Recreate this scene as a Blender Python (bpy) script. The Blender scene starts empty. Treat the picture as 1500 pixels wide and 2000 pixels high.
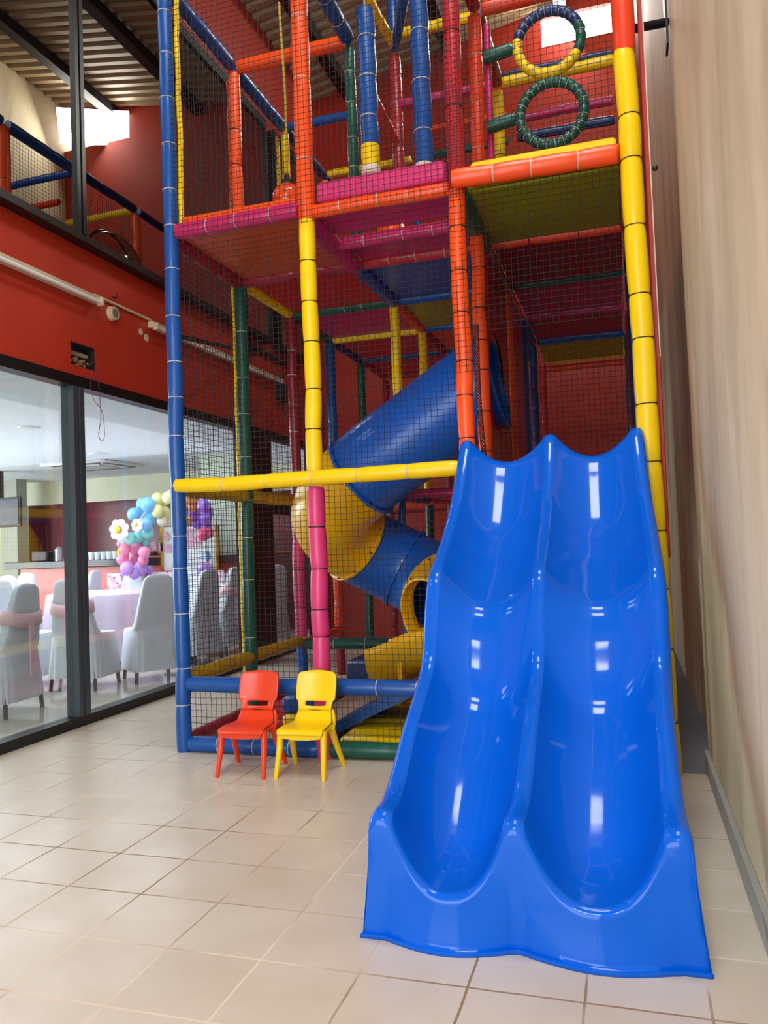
import bpy, math, random
from mathutils import Vector, Matrix, noise
random.seed(7)
# ---------------------------------------------------------------- scale and scene
S = 0.766                       # one working unit is 0.766 m: floor tiles come out at 0.31 m
SC = bpy.context.scene
COL = SC.collection
PI = math.pi
def w(*p): return Vector(p) * S

# ---------------------------------------------------------------- camera
cam_d = bpy.data.cameras.new('camera'); cam = bpy.data.objects.new('camera', cam_d); COL.objects.link(cam)
yaw, pitch, roll = math.radians(17.096), math.radians(2.30), math.radians(-2.151)
fw = Vector((-math.sin(yaw) * math.cos(pitch), math.cos(yaw) * math.cos(pitch), math.sin(pitch)))
rt = Vector((math.cos(yaw), math.sin(yaw), 0)); up = rt.cross(fw)
rt2 = math.cos(roll) * rt + math.sin(roll) * up; up2 = -math.sin(roll) * rt + math.cos(roll) * up
M = Matrix((rt2, up2, -fw)).transposed().to_4x4(); M.translation = w(0, 0, 1.566)
cam.matrix_world = M
cam_d.sensor_fit = 'VERTICAL'; cam_d.sensor_height = 24.0; cam_d.lens = 24.0 * 1532.0 / 2000.0
cam_d.clip_start = 0.05; cam_d.clip_end = 200
SC.camera = cam

# ---------------------------------------------------------------- world, lights, exposure
world = bpy.data.worlds.new('world'); SC.world = world; world.use_nodes = True
bg = world.node_tree.nodes['Background']; bg.inputs[0].default_value = (0.80, 0.90, 1.0, 1); bg.inputs[1].default_value = 2.2
def area(name, loc, target, sx, sy, power, color, spread=180):
    L = bpy.data.lights.new(name, 'AREA'); L.shape = 'RECTANGLE'; L.size = sx * S; L.size_y = sy * S
    L.energy = power; L.color = color; L.spread = math.radians(spread)
    o = bpy.data.objects.new(name, L); COL.objects.link(o); o.location = w(*loc)
    d = w(*target) - w(*loc); o.rotation_euler = d.to_track_quat('-Z', 'Y').to_euler(); return o
# daylight through the high window and the doors in the wall behind the camera
area('window_daylight_high', (-0.9, -2.9, 5.6), (-0.9, 4, 3.0), 1.3, 1.0, 60, (0.93, 0.97, 1.0))
area('window_daylight_doors', (-2.3, -2.9, 1.9), (-2.2, 4, 1.2), 4.2, 3.2, 95, (0.92, 0.97, 1.0))
# two lamps added under the closed roof to put highlights on the slide
area('highlight_lamp_front', (-0.55, 1.6, 9.75), (-0.55, 1.8, 0), 1.9, 1.2, 95, (0.95, 0.98, 1.0))
area('highlight_lamp_rear', (-0.4, 4.1, 9.75), (-0.4, 4.1, 0), 1.9, 1.0, 80, (0.95, 0.98, 1.0))
# daylight through the clerestory window in the back wall
area('window_daylight_back', (-0.3, 12.3, 9.6), (-3.2, 6.5, 6.5), 1.3, 0.6, 60, (1.0, 0.97, 0.88))
# party room: far-window daylight, and one broad lamp standing in for its downlights
area('party_room_windows', (-14.0, 8.5, 1.9), (-6, 9.5, 1.0), 6.0, 2.4, 300, (0.93, 0.97, 1.0))
area('party_room_ceiling_light', (-8.6, 8.6, 3.15), (-8.6, 8.6, 0), 5.5, 5.0, 165, (0.92, 0.97, 1.0))
SC.view_settings.view_transform = 'Standard'; SC.view_settings.look = 'None'
SC.view_settings.exposure = 0.2; SC.view_settings.gamma = 1.0; SC.view_settings.use_curve_mapping = False
SC.cycles.max_bounces = 8; SC.cycles.transparent_max_bounces = 16

# ---------------------------------------------------------------- materials
def lin(c):
    return tuple(((x / 12.92) if x <= 0.04045 else ((x + 0.055) / 1.055) ** 2.4) for x in c)
def hexc(h): return lin(tuple(int(h[i:i + 2], 16) / 255 for i in (0, 2, 4)))
class N:
    """small node helper"""
    def __init__(s, name):
        s.m = bpy.data.materials.new(name); s.m.use_nodes = True; s.t = s.m.node_tree
        s.b = s.t.nodes['Principled BSDF']; s.out = s.t.nodes['Material Output']
    def n(s, typ, **k):
        x = s.t.nodes.new(typ)
        for a, v in k.items(): setattr(x, a, v)
        return x
    def l(s, a, b): s.t.links.new(a, b)
    def math(s, op, a, b=None, c=None):
        x = s.n('ShaderNodeMath', operation=op)
        for i, v in enumerate((a, b, c)):
            if v is None: continue
            if isinstance(v, (int, float)): x.inputs[i].default_value = v
            else: s.l(v, x.inputs[i])
        return x.outputs[0]
    def mix(s, f, a, b):
        x = s.n('ShaderNodeMix', data_type='RGBA')
        for sock, v in ((x.inputs[0], f), (x.inputs[6], a), (x.inputs[7], b)):
            if isinstance(v, (int, float)): sock.default_value = v
            elif isinstance(v, tuple): sock.default_value = (*v[:3], 1)
            else: s.l(v, sock)
        return x.outputs[2]
    def noise(s, scale, vec=None, detail=3, rough=0.55, dist=0.0):
        x = s.n('ShaderNodeTexNoise'); x.inputs['Scale'].default_value = scale
        x.inputs['Detail'].default_value = detail; x.inputs['Roughness'].default_value = rough
        x.inputs['Distortion'].default_value = dist
        if vec is not None: s.l(vec, x.inputs['Vector'])
        return x.outputs['Fac']
    def coord(s, scale=(1, 1, 1), loc=(0, 0, 0), which='Object'):
        tc = s.n('ShaderNodeTexCoord'); mp = s.n('ShaderNodeMapping')
        mp.inputs['Scale'].default_value = scale; mp.inputs['Location'].default_value = loc
        s.l(tc.outputs[which], mp.inputs['Vector']); return mp.outputs['Vector']
    def ramp(s, f, a, b):
        x = s.n('ShaderNodeMapRange'); s.l(f, x.inputs[0]); x.inputs[1].default_value = a; x.inputs[2].default_value = b
        return x.outputs[0]
    def bump(s, h, strength=0.3, dist=0.01):
        x = s.n('ShaderNodeBump'); x.inputs['Strength'].default_value = strength; x.inputs['Distance'].default_value = dist
        s.l(h, x.inputs['Height']); s.l(x.outputs[0], s.b.inputs['Normal'])
def plain(name, h, rough=0.5, coat=0.0, var=0.08, scale=6.0, bump=0.0, metal=0.0, bscale=30, spec=0.5):
    k = N(name); c = hexc(h); v = k.coord()
    f = k.noise(scale, v)
    k.l(k.mix(f, tuple(x * (1 - var) for x in c), tuple(min(1, x * (1 + var)) for x in c)), k.b.inputs['Base Color'])
    k.b.inputs['Roughness'].default_value = rough; k.b.inputs['Metallic'].default_value = metal
    k.b.inputs['Coat Weight'].default_value = coat; k.b.inputs['Coat Roughness'].default_value = 0.05
    k.b.inputs['Specular IOR Level'].default_value = spec
    if bump: k.bump(k.noise(bscale, v, 1 if bscale < 5 else 3), bump, 0.05 if bscale < 5 else 0.004)
    return k.m
def vinyl(name, h): return plain(name, h, 0.34, 0.0, 0.10, 9, 0.35, 0, 16)
V = {k: vinyl('vinyl_' + k, h) for k, h in dict(
    blue='0E4F9C', navy='15346E', yellow='FFD200', orange='FF5414', orange_red='E8441F', pink='D93A78', magenta='C22464',
    maroon='94182C', red='BE2430', green='0C5443', olive='8C8A14', tan='C8552A', brightred='C01A1C', mustard='B8940E').items()}
TIE = {'white': plain('white_cable_tie', 'C8C4BC', 0.5), 'black': plain('black_cable_tie', '101010', 0.5)}
NET = plain('black_net_cord', '16151A', 0.8)
SLIDE = plain('blue_moulded_slide', '005ED2', 0.45, 0.5, 0.04, 2.5, 0.35, 0, 3.5, 0.05)
SLIDE.node_tree.nodes['Principled BSDF'].inputs['Coat Roughness'].default_value = 0.07
TUBE_B = plain('blue_moulded_tube', '0A64D0', 0.38, 0.15, 0.06, 3)
TUBE_Y = plain('yellow_moulded_tube', 'F0B80A', 0.35, 0.2, 0.06, 3)
CH_R = plain('red_orange_chair_plastic', 'E6421A', 0.32, 0.1, 0.03)
CH_Y = plain('yellow_chair_plastic', 'FFD400', 0.32, 0.1, 0.03)
FRAME = plain('black_aluminium_frame', '0C1012', 0.4, 0.0, 0.05)
GREYFRAME = plain('dark_grey_aluminium', '3A444C', 0.35, 0.1, 0.05)
STEEL = plain('dark_steel', '2E2A2A', 0.5, 0, 0.2, 12, 0, 0.4)
WHITE = plain('white_paint', 'E6E8E6', 0.5); CREAM = plain('cream_paint', 'E6E8CC', 0.7)
CEILW = plain('white_ceiling_board', 'E4EEF2', 0.8); BATTEN = plain('aged_white_plastic', 'C9B79A', 0.5)
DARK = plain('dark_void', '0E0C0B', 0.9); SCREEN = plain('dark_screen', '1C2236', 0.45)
BARRED = plain('coral_bar_front_tile', 'E0685C', 0.3, 0.2); BARTOP = plain('dark_polished_stone', '20272A', 0.12)
MAROONW = plain('maroon_back_panel', '6B1626', 0.35)
CLOTHW = plain('white_satin_cover', 'D9DEE4', 0.6, 0, 0.05, 4, 0.5, 0, 7)
SASH = plain('pink_satin_sash', 'EFC6CC', 0.4, 0, 0.05, 4, 0.3, 0, 9)
CLOTHL = plain('lilac_satin_cloth', 'E2D0E8', 0.42, 0, 0.08, 3, 0.5, 0, 8)
GLASSWARE = plain('clear_glassware', 'D8E4E8', 0.1); GOLD = plain('gold_metal', 'C89A30', 0.3, 0, 0.1, 5, 0, 0.8)
CONC = plain('grey_concrete', '6E7078', 0.85, 0, 0.25, 5, 0.3); WIRE = plain('red_wire', '6E1E28', 0.5)
FOAM = plain('pale_foam', 'E0D2BE', 0.9); BLACKP = plain('black_rubber', '121314', 0.6)
WOOD = plain('brown_wood', '8A4E24', 0.5)
def balloon(n, h): return plain('balloon_' + n, h, 0.22, 0.2, 0.04)
BAL = {k: balloon(k, h) for k, h in dict(sky='7CC4F2', yellow='F0EFA8', cream='E8E4C8', teal='86DCD0', pink='F590B4',
    purple='C49CEC', orange='E89A5A', white='F2F4F6', violet='9A6CDC', rose='E0507C').items()}

# painted masonry walls
def wall_red():
    k = N('red_painted_wall'); v = k.coord(); f = k.noise(1.6, v, 5); g = k.noise(14, v, 3)
    c = k.mix(k.ramp(f, 0.3, 0.7), hexc('A82A16'), hexc('B8301A'))
    c = k.mix(k.math('MULTIPLY', k.ramp(g, 0.62, 0.8), 0.25), c, hexc('C4563C'))
    k.l(c, k.b.inputs['Base Color']); k.b.inputs['Roughness'].default_value = 0.5; k.bump(g, 0.15, 0.005); return k.m
REDWALL = wall_red()
def wall_beige():
    k = N('stained_beige_wall')
    v = k.coord((1, 1.2, 0.42)); big = k.noise(1.3, v, 4, 0.5, 0.6); st = k.noise(1.5, k.coord((1, 1.5, 0.38), (3, 1, 2)), 5, 0.6, 0.8)
    fine = k.noise(30, k.coord((1, 1, 0.3)), 4)
    c = k.mix(k.ramp(big, 0.35, 0.65), hexc('DACDAA'), hexc('C2B28E'))
    c = k.mix(k.math('MULTIPLY', k.ramp(st, 0.5, 0.7), 0.6), c, hexc('9A8A74'))
    c = k.mix(k.math('MULTIPLY', k.ramp(k.noise(1.1, k.coord((1, 1, 0.5), (9, 4, 1)), 4, 0.6), 0.52, 0.6), 0.45), c, hexc('E2CDB2'))
    c = k.mix(k.math('MULTIPLY', k.ramp(fine, 0.5, 0.8), 0.15), c, hexc('8E7C66'))
    k.l(c, k.b.inputs['Base Color']); k.b.inputs['Roughness'].default_value = 0.75; k.bump(fine, 0.25, 0.004); return k.m
BEIGE = wall_beige()
def tile_floor(name, c1, c2, grout, t, ox, oy, rough, gw=0.012):
    k = N(name); tc = k.n('ShaderNodeTexCoord'); sx = k.n('ShaderNodeSeparateXYZ'); k.l(tc.outputs['Object'], sx.inputs[0])
    wob = k.math('MULTIPLY', k.math('SUBTRACT', k.noise(9, k.coord(), 3), 0.5), 0.02)
    def cell(o, off):
        q = k.math('DIVIDE', k.math('SUBTRACT', o, off), t); fr = k.math('FRACT', k.math('ADD', q, wob))
        e = k.math('ABSOLUTE', k.math('SUBTRACT', fr, 0.5)); return k.math('FLOOR', q), k.math('GREATER_THAN', e, 0.5 - gw)
    ix, ex = cell(sx.outputs[0], ox); iy, ey = cell(sx.outputs[1], oy)
    line = k.math('MAXIMUM', ex, ey)
    cb = k.n('ShaderNodeCombineXYZ'); k.l(ix, cb.inputs[0]); k.l(iy, cb.inputs[1])
    wn = k.n('ShaderNodeTexWhiteNoise'); k.l(cb.outputs[0], wn.inputs['Vector'])
    n1 = k.noise(3.2, k.coord(), 5); n2 = k.noise(30, k.coord(), 4)
    c = k.mix(k.ramp(n1, 0.35, 0.65), hexc(c1), hexc(c2))
    c = k.mix(k.math('MULTIPLY', wn.outputs[0], 0.22), c, hexc('B9A68E'))
    c = k.mix(k.math('MULTIPLY', k.ramp(n2, 0.6, 0.8), 0.12), c, hexc('8A7A66'))
    gc = k.mix(k.ramp(k.noise(1.4, k.coord(loc=(5, 2, 0))), 0.4, 0.6), hexc(grout), hexc('DCCDB8'))
    k.l(k.mix(line, c, gc), k.b.inputs['Base Color'])
    r = k.math('ADD', k.math('MULTIPLY', n1, 0.18), rough); k.l(k.math('MAXIMUM', r, k.math('MULTIPLY', line, 0.7)), k.b.inputs['Roughness'])
    k.bump(k.math('SUBTRACT', 1.0, line), 0.25, 0.002); return k.m
FLOOR = tile_floor('beige_floor_tiles', 'D2C8B8', 'C8BDAA', '8E7658', 0.4 * S, -1.008 * S, 4.36 * S, 0.22)
PFLOOR = tile_floor('polished_grey_floor_tiles', 'B4AEA4', 'A8A298', '968F84', 0.78 * S, 0.1, 0.2, 0.0, 0.004)
def corrugated():
    k = N('corrugated_roof_sheet'); v = k.coord(); f = k.noise(2.0, v, 4)
    k.l(k.mix(f, hexc('8E7A5C'), hexc('A6906E')), k.b.inputs['Base Color']); k.b.inputs['Roughness'].default_value = 0.55; return k.m
ROOF = corrugated()
def pane(name, mirror, tint):
    m = bpy.data.materials.new(name); m.use_nodes = True; t = m.node_tree; t.nodes.clear()
    o = t.nodes.new('ShaderNodeOutputMaterial'); mx = t.nodes.new('ShaderNodeMixShader'); g = t.nodes.new('ShaderNodeBsdfGlossy')
    tr = t.nodes.new('ShaderNodeBsdfTransparent'); tr.inputs[0].default_value = (*tint, 1); g.inputs['Roughness'].default_value = 0.0
    lw = t.nodes.new('ShaderNodeLayerWeight'); lw.inputs[0].default_value = 0.3
    mr = t.nodes.new('ShaderNodeMapRange'); mr.inputs[3].default_value = mirror[0]; mr.inputs[4].default_value = mirror[1]
    t.links.new(lw.outputs['Fresnel'], mr.inputs[0]); t.links.new(mr.outputs[0], mx.inputs[0])
    t.links.new(tr.outputs[0], mx.inputs[1]); t.links.new(g.outputs[0], mx.inputs[2]); t.links.new(mx.outputs[0], o.inputs[0]); return m
CLEAR = pane('clear_window_glass', (0.02, 0.3), (0.94, 0.97, 0.99))
MIRRORG = pane('tinted_reflective_glass', (0.5, 0.95), (0.12, 0.12, 0.12))
DOME = pane('clear_dome_plastic', (0.12, 0.8), (0.75, 0.75, 0.75))
def emis(name, col, s):
    k = N(name); k.b.inputs['Base Color'].default_value = (0, 0, 0, 1); k.b.inputs['Emission Color'].default_value = (*col, 1)
    k.b.inputs['Emission Strength'].default_value = s; return k.m
SKYPANE = emis('daylit_window_pane', (1.0, 0.98, 0.92), 9.0)
def pink_print():
    k = N('pink_printed_table_cover'); v = k.coord(); vo = k.n('ShaderNodeTexVoronoi'); vo.inputs['Scale'].default_value = 14; k.l(v, vo.inputs[0])
    hs = k.mix(k.ramp(vo.outputs['Distance'], 0.25, 0.5), hexc('F7A6CC'), hexc('FBE6F0'))
    c = k.mix(k.ramp(k.noise(22, v, 2), 0.6, 0.66), hs, hexc('7A4058')); k.l(c, k.b.inputs['Base Color']); return k.m
PRINT = pink_print()
PENNANT = plain('pink_bunting_paper', 'F2A8BE', 0.7, 0, 0.3, 25)

# ---------------------------------------------------------------- mesh builder
ORG = {}                                                    # object -> origin in working units
def pset(o, label=None, cat=None, group=None, kind=None):
    if label: o['label'] = label
    if cat: o['category'] = cat
    if group: o['group'] = group
    if kind: o['kind'] = kind
    return o
def thing(name, label, cat, loc, group=None, rz=0):
    o = bpy.data.objects.new(name, None); COL.objects.link(o); o.empty_display_size = 0.1
    o.location = w(*loc); ORG[o.name] = Vector(loc); o.rotation_euler = (0, 0, rz)
    return pset(o, label, cat, group)
class MB:
    def __init__(s): s.v = []; s.f = []; s.mi = []; s.cur = 0
    def add(s, vs, fs):
        b = len(s.v); s.v += [tuple(p) for p in vs]; s.f += [tuple(i + b for i in q) for q in fs]; s.mi += [s.cur] * len(fs); return s
    def box(s, x0, x1, y0, y1, z0, z1, bev=0.0, rot=None, piv=None):
        if bev <= 0:
            vs = [(x, y, z) for z in (z0, z1) for y in (y0, y1) for x in (x0, x1)]
            fs = [(0, 2, 3, 1), (4, 5, 7, 6), (0, 1, 5, 4), (2, 6, 7, 3), (0, 4, 6, 2), (1, 3, 7, 5)]
        else:
            vs = []; fs = []; b = bev
            c = [((x0 + x1) / 2, (y0 + y1) / 2, (z0 + z1) / 2), ((x1 - x0) / 2, (y1 - y0) / 2, (z1 - z0) / 2)]
            C, H = c; b = min(b, *[h * 0.99 for h in H]); idx = {}
            for sx in (-1, 1):
                for sy in (-1, 1):
                    for sz in (-1, 1):
                        sg = (sx, sy, sz)
                        for a in range(3):
                            p = [C[i] + sg[i] * (H[i] if i == a else H[i] - b) for i in range(3)]
                            idx[(sg, a)] = len(vs); vs.append(tuple(p))
            for a in range(3):
                o1, o2 = (a + 1) % 3, (a + 2) % 3
                for sa in (-1, 1):
                    q = []
                    for s1, s2 in ((-1, -1), (1, -1), (1, 1), (-1, 1)):
                        g = [0, 0, 0]; g[a] = sa; g[o1] = s1; g[o2] = s2; q.append(idx[(tuple(g), a)])
                    fs.append(tuple(q if sa > 0 else q[::-1]))
                for s1 in (-1, 1):
                    for s2 in (-1, 1):
                        q = []
                        for sa in (-1, 1):
                            g = [0, 0, 0]; g[a] = sa; g[o1] = s1; g[o2] = s2; q.append(tuple(g))
                        f = (idx[(q[0], o1)], idx[(q[1], o1)], idx[(q[1], o2)], idx[(q[0], o2)])
                        fs.append(f if s1 * s2 < 0 else f[::-1])
            for sx in (-1, 1):
                for sy in (-1, 1):
                    for sz in (-1, 1):
                        g = (sx, sy, sz); f = (idx[(g, 0)], idx[(g, 1)], idx[(g, 2)]); fs.append(f if sx * sy * sz > 0 else f[::-1])
        if rot is not None:
            pv = Vector(piv if piv else ((x0 + x1) / 2, (y0 + y1) / 2, (z0 + z1) / 2)); vs = [tuple(rot @ (Vector(p) - pv) + pv) for p in vs]
        return s.add(vs, fs)
    def tube(s, pts, r, n=12, caps=True, ry=None):
        pts = [Vector(p) for p in pts]; R = r if isinstance(r, (list, tuple)) else [r] * len(pts)
        ref = None; vs = []; fs = []
        for i, p in enumerate(pts):
            d = (pts[min(i + 1, len(pts) - 1)] - pts[max(i - 1, 0)])
            if d.length < 1e-9: d = Vector((0, 0, 1))
            d.normalize()
            if ref is None: ref = Vector((0, 0, 1)) if abs(d.z) < 0.9 else Vector((1, 0, 0))
            a = (ref - d * ref.dot(d)).normalized(); b = d.cross(a); ref = a
            for k in range(n):
                t = 2 * PI * k / n; vs.append(p + a * math.cos(t) * R[i] + b * math.sin(t) * (R[i] if ry is None else R[i] * ry))
        for i in range(len(pts) - 1):
            for k in range(n):
                k2 = (k + 1) % n; fs.append((i * n + k, i * n + k2, (i + 1) * n + k2, (i + 1) * n + k))
        if caps: fs.append(tuple(range(n))[::-1]); fs.append(tuple((len(pts) - 1) * n + k for k in range(n)))
        return s.add(vs, fs)
    def torus(s, c, axis, R, r, n=24, m=6):
        ax = Vector(axis).normalized(); a = ax.orthogonal().normalized(); b = ax.cross(a); c = Vector(c); vs = []; fs = []
        for i in range(n):
            t = 2 * PI * i / n; d = a * math.cos(t) + b * math.sin(t)
            for j in range(m):
                q = 2 * PI * j / m; vs.append(c + d * (R + r * math.cos(q)) + ax * r * math.sin(q))
        for i in range(n):
            for j in range(m):
                fs.append((i * m + j, ((i + 1) % n) * m + j, ((i + 1) % n) * m + (j + 1) % m, i * m + (j + 1) % m))
        return s.add(vs, fs)
    def grid(s, rows, closed=False):
        n = len(rows[0]); vs = [p for r in rows for p in r]; fs = []
        for i in range(len(rows) - 1):
            for k in range(n if closed else n - 1):
                k2 = (k + 1) % n; fs.append((i * n + k, i * n + k2, (i + 1) * n + k2, (i + 1) * n + k))
        return s.add(vs, fs)
    def sphere(s, c, r, nu=18, nv=12, sc=(1, 1, 1)):
        rows = []
        for i in range(nv + 1):
            t = PI * i / nv; rows.append([(c[0] + r * sc[0] * math.sin(t) * math.cos(2 * PI * k / nu), c[1] + r * sc[1] * math.sin(t) * math.sin(2 * PI * k / nu), c[2] - r * sc[2] * math.cos(t)) for k in range(nu)])
        return s.grid(rows, True)
    def lathe(s, c, prof, n=24):
        return s.grid([[(c[0] + r * math.cos(2 * PI * k / n), c[1] + r * math.sin(2 * PI * k / n), c[2] + z) for k in range(n)] for r, z in prof], True)
    def prism(s, poly, axis, a, b):
        """extrude a 2-D polygon along axis (0,1,2) from a to b"""
        n = len(poly); vs = []
        for t in (a, b):
            for p in poly:
                q = list(p); q.insert(axis, t); vs.append(tuple(q))
        fs = [tuple(range(n)), tuple(range(2 * n - 1, n - 1, -1))] + [(i, i + n, (i + 1) % n + n, (i + 1) % n) for i in range(n)]
        return s.add(vs, fs)
    def build(s, name, mat, parent=None, smooth=True, origin=None, solid=0, angle=40, sub=0):
        root = parent
        while root is not None and root.parent is not None: root = root.parent
        if root is not None: O = ORG[root.name]
        elif origin is not None: O = Vector(origin)
        else:
            xs, ys, zs = zip(*s.v); O = Vector(((min(xs) + max(xs)) / 2, (min(ys) + max(ys)) / 2, min(zs)))
        me = bpy.data.meshes.new(name); me.from_pydata([((Vector(p) - O) * S)[:] for p in s.v], [], s.f)
        mats = mat if isinstance(mat, (list, tuple)) else [mat]
        for m in mats: me.materials.append(m)
        if len(mats) > 1: me.polygons.foreach_set('material_index', s.mi)
        me.validate(); me.update()
        import bmesh
        bm = bmesh.new(); bm.from_mesh(me); bmesh.ops.remove_doubles(bm, verts=bm.verts, dist=1e-5); bmesh.ops.recalc_face_normals(bm, faces=bm.faces); bm.to_mesh(me); bm.free()
        if smooth: me.shade_smooth(); me.set_sharp_from_angle(angle=math.radians(angle))
        o = bpy.data.objects.new(name, me); COL.objects.link(o)
        if parent is None: o.location = O * S; ORG[o.name] = O
        else: o.parent = parent
        if solid: md = o.modifiers.new('solid', 'SOLIDIFY'); md.thickness = solid * S; md.offset = 0
        if sub: md = o.modifiers.new('sub', 'SUBSURF'); md.levels = sub; md.render_levels = sub
        return o
def struct(name, mb, mat, smooth=False): return pset(mb.build(name, mat, None, smooth, origin=(0, 0, 0)), kind='structure')
def one(name, mb, mat, label, cat, group=None, **k): return pset(mb.build(name, mat, None, **k), label, cat, group)
def crom(P, n=10):
    """Catmull-Rom through points"""
    P = [Vector(p) for p in P]; Q = [P[0] * 2 - P[1]] + P + [P[-1] * 2 - P[-2]]; out = []
    for i in range(1, len(Q) - 2):
        for k in range(n):
            t = k / n; a, b, c, d = Q[i - 1:i + 3]
            out.append(0.5 * ((2 * b) + (c - a) * t + (2 * a - 5 * b + 4 * c - d) * t * t + (3 * b - a - 3 * c + d) * t ** 3))
    return out + [P[-1]]
def interp(tab, x):
    tab = sorted(tab)
    if x <= tab[0][0]: return tab[0][1]
    for (a, b), (c, d) in zip(tab, tab[1:]):
        if x <= c: return b + (d - b) * (x - a) / (c - a)
    return tab[-1][1]

# ================================================================ SETTING
XL, XR, YB = -4.85, 0.45, 12.5
YF = -3.0
struct('floor', MB().box(XL, XR + 0.3, YF, 5.5, -0.1, 0).box(XL, 0.2, 5.5, YB, -0.1, 0), FLOOR)
struct('floor_right', MB().box(0.2, 0.75, 5.5, YB, -0.1, -0.004), CONC)
struct('floor_left', MB().box(-15, XL, 1.5, 15.4, -0.1, 0), PFLOOR)
# roof: corrugated sheet, ribs along X, rising to the right
def roofz(x): return 9.3 + 0.17 * (x + 4.85)
rows = []
yy = YF
prof = [(0, 0), (0.09, 0), (0.12, 0.05), (0.19, 0.05), (0.22, 0)]
ys = []
while yy < YB + 0.1:
    for a, b in prof[:-1]: ys.append((yy + a, b))
    yy += 0.22
rows = [[(x, y, roofz(x) + b) for y, b in ys] for x in (XL - 0.1, -3.2, -1.4, 0.8)]
mb = MB(); mb.grid(rows); mb.grid([[(x, y, z + 0.03) for x, y, z in r] for r in rows])
struct('ceiling', mb, ROOF)
for i, x in enumerate((-4.2, -2.4, -0.6)):
    struct('trim_%d' % (i + 1), MB().box(x - 0.09, x + 0.09, YF, YB, roofz(x) - 0.2, roofz(x) - 0.02), STEEL)
# back wall with a clerestory window at its top right
wx0, wx1, wz0, wz1 = -0.92, 0.42, 9.38, 9.86
mb = MB(); mb.box(XL - 0.1, wx0, YB, YB + 0.15, 0, 10.4); mb.box(wx0, 0.8, YB, YB + 0.15, 0, wz0); mb.box(wx0, 0.8, YB, YB + 0.15, wz1, 10.4)
struct('wall_back', mb, REDWALL)
wn = struct('window_4', MB().box(wx0, wx1 + 0.38, YB + 0.08, YB + 0.1, wz0, wz1), SKYPANE)
# right wall: front stretch, then set back a little behind the play frame
mb = MB(); mb.box(XR, XR + 0.15, YF, 5.62, 0, 10.6); mb.box(XR + 0.09, XR + 0.24, 5.62, YB + 0.1, -0.1, 10.6)
struct('wall_right', mb, BEIGE)
struct('baseboard_right', MB().box(XR - 0.03, XR, YF, 5.6, 0, 0.13, 0.004), plain('grey_cement_skirting', '9A968E', 0.7, 0, 0.2, 6, 0.3))
# wall behind the camera: two door leaves' opening and a high window let the daylight in
mb = MB(); mb.box(XL, -4.5, YF - 0.15, YF, 0, 10.6); mb.box(-4.5, -0.1, YF - 0.15, YF, 3.9, 4.8); mb.box(-0.1, 0.6, YF - 0.15, YF, 0, 10.6)
mb.box(-4.5, -1.9, YF - 0.15, YF, 4.8, 6.4); mb.box(-4.5, -0.1, YF - 0.15, YF, 6.4, 10.6)
struct('wall_front', mb, BEIGE)
# left wall: party-room glazing below, red spandrel, reflective glazing above, red wall over it
Z0, Z1, Z2, Z3 = 0.07, 3.24, 4.5, 7.78
XO = XL - 0.14
mb = MB(); hy0, hy1, hz0, hz1 = 6.06, 6.41, 3.34, 3.56
for a in ((YF, hy0, Z1, Z2), (hy1, YB, Z1, Z2), (hy0, hy1, Z1, hz0), (hy0, hy1, hz1, Z2), (YF, YB, Z3, 9.35), (10.25, 10.5, Z2, Z3), (11.6, YB, Z2, Z3), (11.9, YB, 0, Z1), (YF, 2.2, 0, Z1), (YF, 2.2, Z2, Z3)):
    mb.box(XO, XL, a[0], a[1], a[2], a[3])
struct('wall_left', mb, REDWALL)
struct('trim_4', MB().box(XO, XL - 0.004, hy1 - 0.006, hy1, hz0, hz1).box(XO, XL - 0.004, hy0, hy1, hz1 - 0.006, hz1).box(XO, XL - 0.004, hy0, hy1, hz0, hz0 + 0.006).box(XO - 0.25, XO - 0.22, 5.9, 6.6, 3.26, 3.7).box(XO - 0.22, XO, 6.05, 6.06, 3.3, 3.6).box(XO - 0.22, XO, 6.41, 6.42, 3.3, 3.6), DARK)  # dark liner and backing boxes; their colour puts in the hole's shade
def window(n, y0, y1, z0, z1, glass, muls, fr=0.06, mw=0.14, fmat=FRAME, top=0.1, bot=0.1, gx=-0.046, fx=0.02):
    o = bpy.data.objects.new('window_%d' % n, None); COL.objects.link(o); o.location = w(XL, (y0 + y1) / 2, z0); ORG[o.name] = Vector((XL, (y0 + y1) / 2, z0))
    o['kind'] = 'structure'
    mb = MB(); mb.box(XL - 0.12, XL + fx, y0, y1, z0, z0 + bot); mb.box(XL - 0.12, XL + fx, y0, y1, z1 - top, z1)
    mb.box(XL - 0.12, XL + fx, y0, y0 + fr, z0 + bot, z1 - top); mb.box(XL - 0.12, XL + fx, y1 - fr, y1, z0 + bot, z1 - top); mb.build('window_frame', fmat, o, False)
    e = [y0 + fr] + [v for m in muls for v in (m - mw / 2, m + mw / 2)] + [y1 - fr]
    for m in muls:
        b = MB().box(XL - 0.12, XL + fx, m - mw / 2, m - 0.005, z0 + bot, z1 - top).box(XL - 0.1, XL + fx + 0.01, m + 0.005, m + mw / 2, z0 + bot, z1 - top); b.build('mullion', GREYFRAME if glass is CLEAR else fmat, o, False)
    for a, b in zip(e[::2], e[1::2]): MB().box(XL + gx - 0.006, XL + gx + 0.006, a, b, z0 + bot, z1 - top).build('pane', glass, o, False)
    return o
window(1, 2.2, 9.57, 0.0, Z1, CLEAR, [6.13], bot=0.09, top=0.1)
window(2, 2.2, 10.25, Z2, Z3, MIRRORG, [6.1], mw=0.11, bot=0.07, top=0.12, gx=0.094, fx=0.13)
window(3, 10.22, 11.9, 0.0, Z1, CLEAR, [], bot=0.09, top=0.1)
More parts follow.
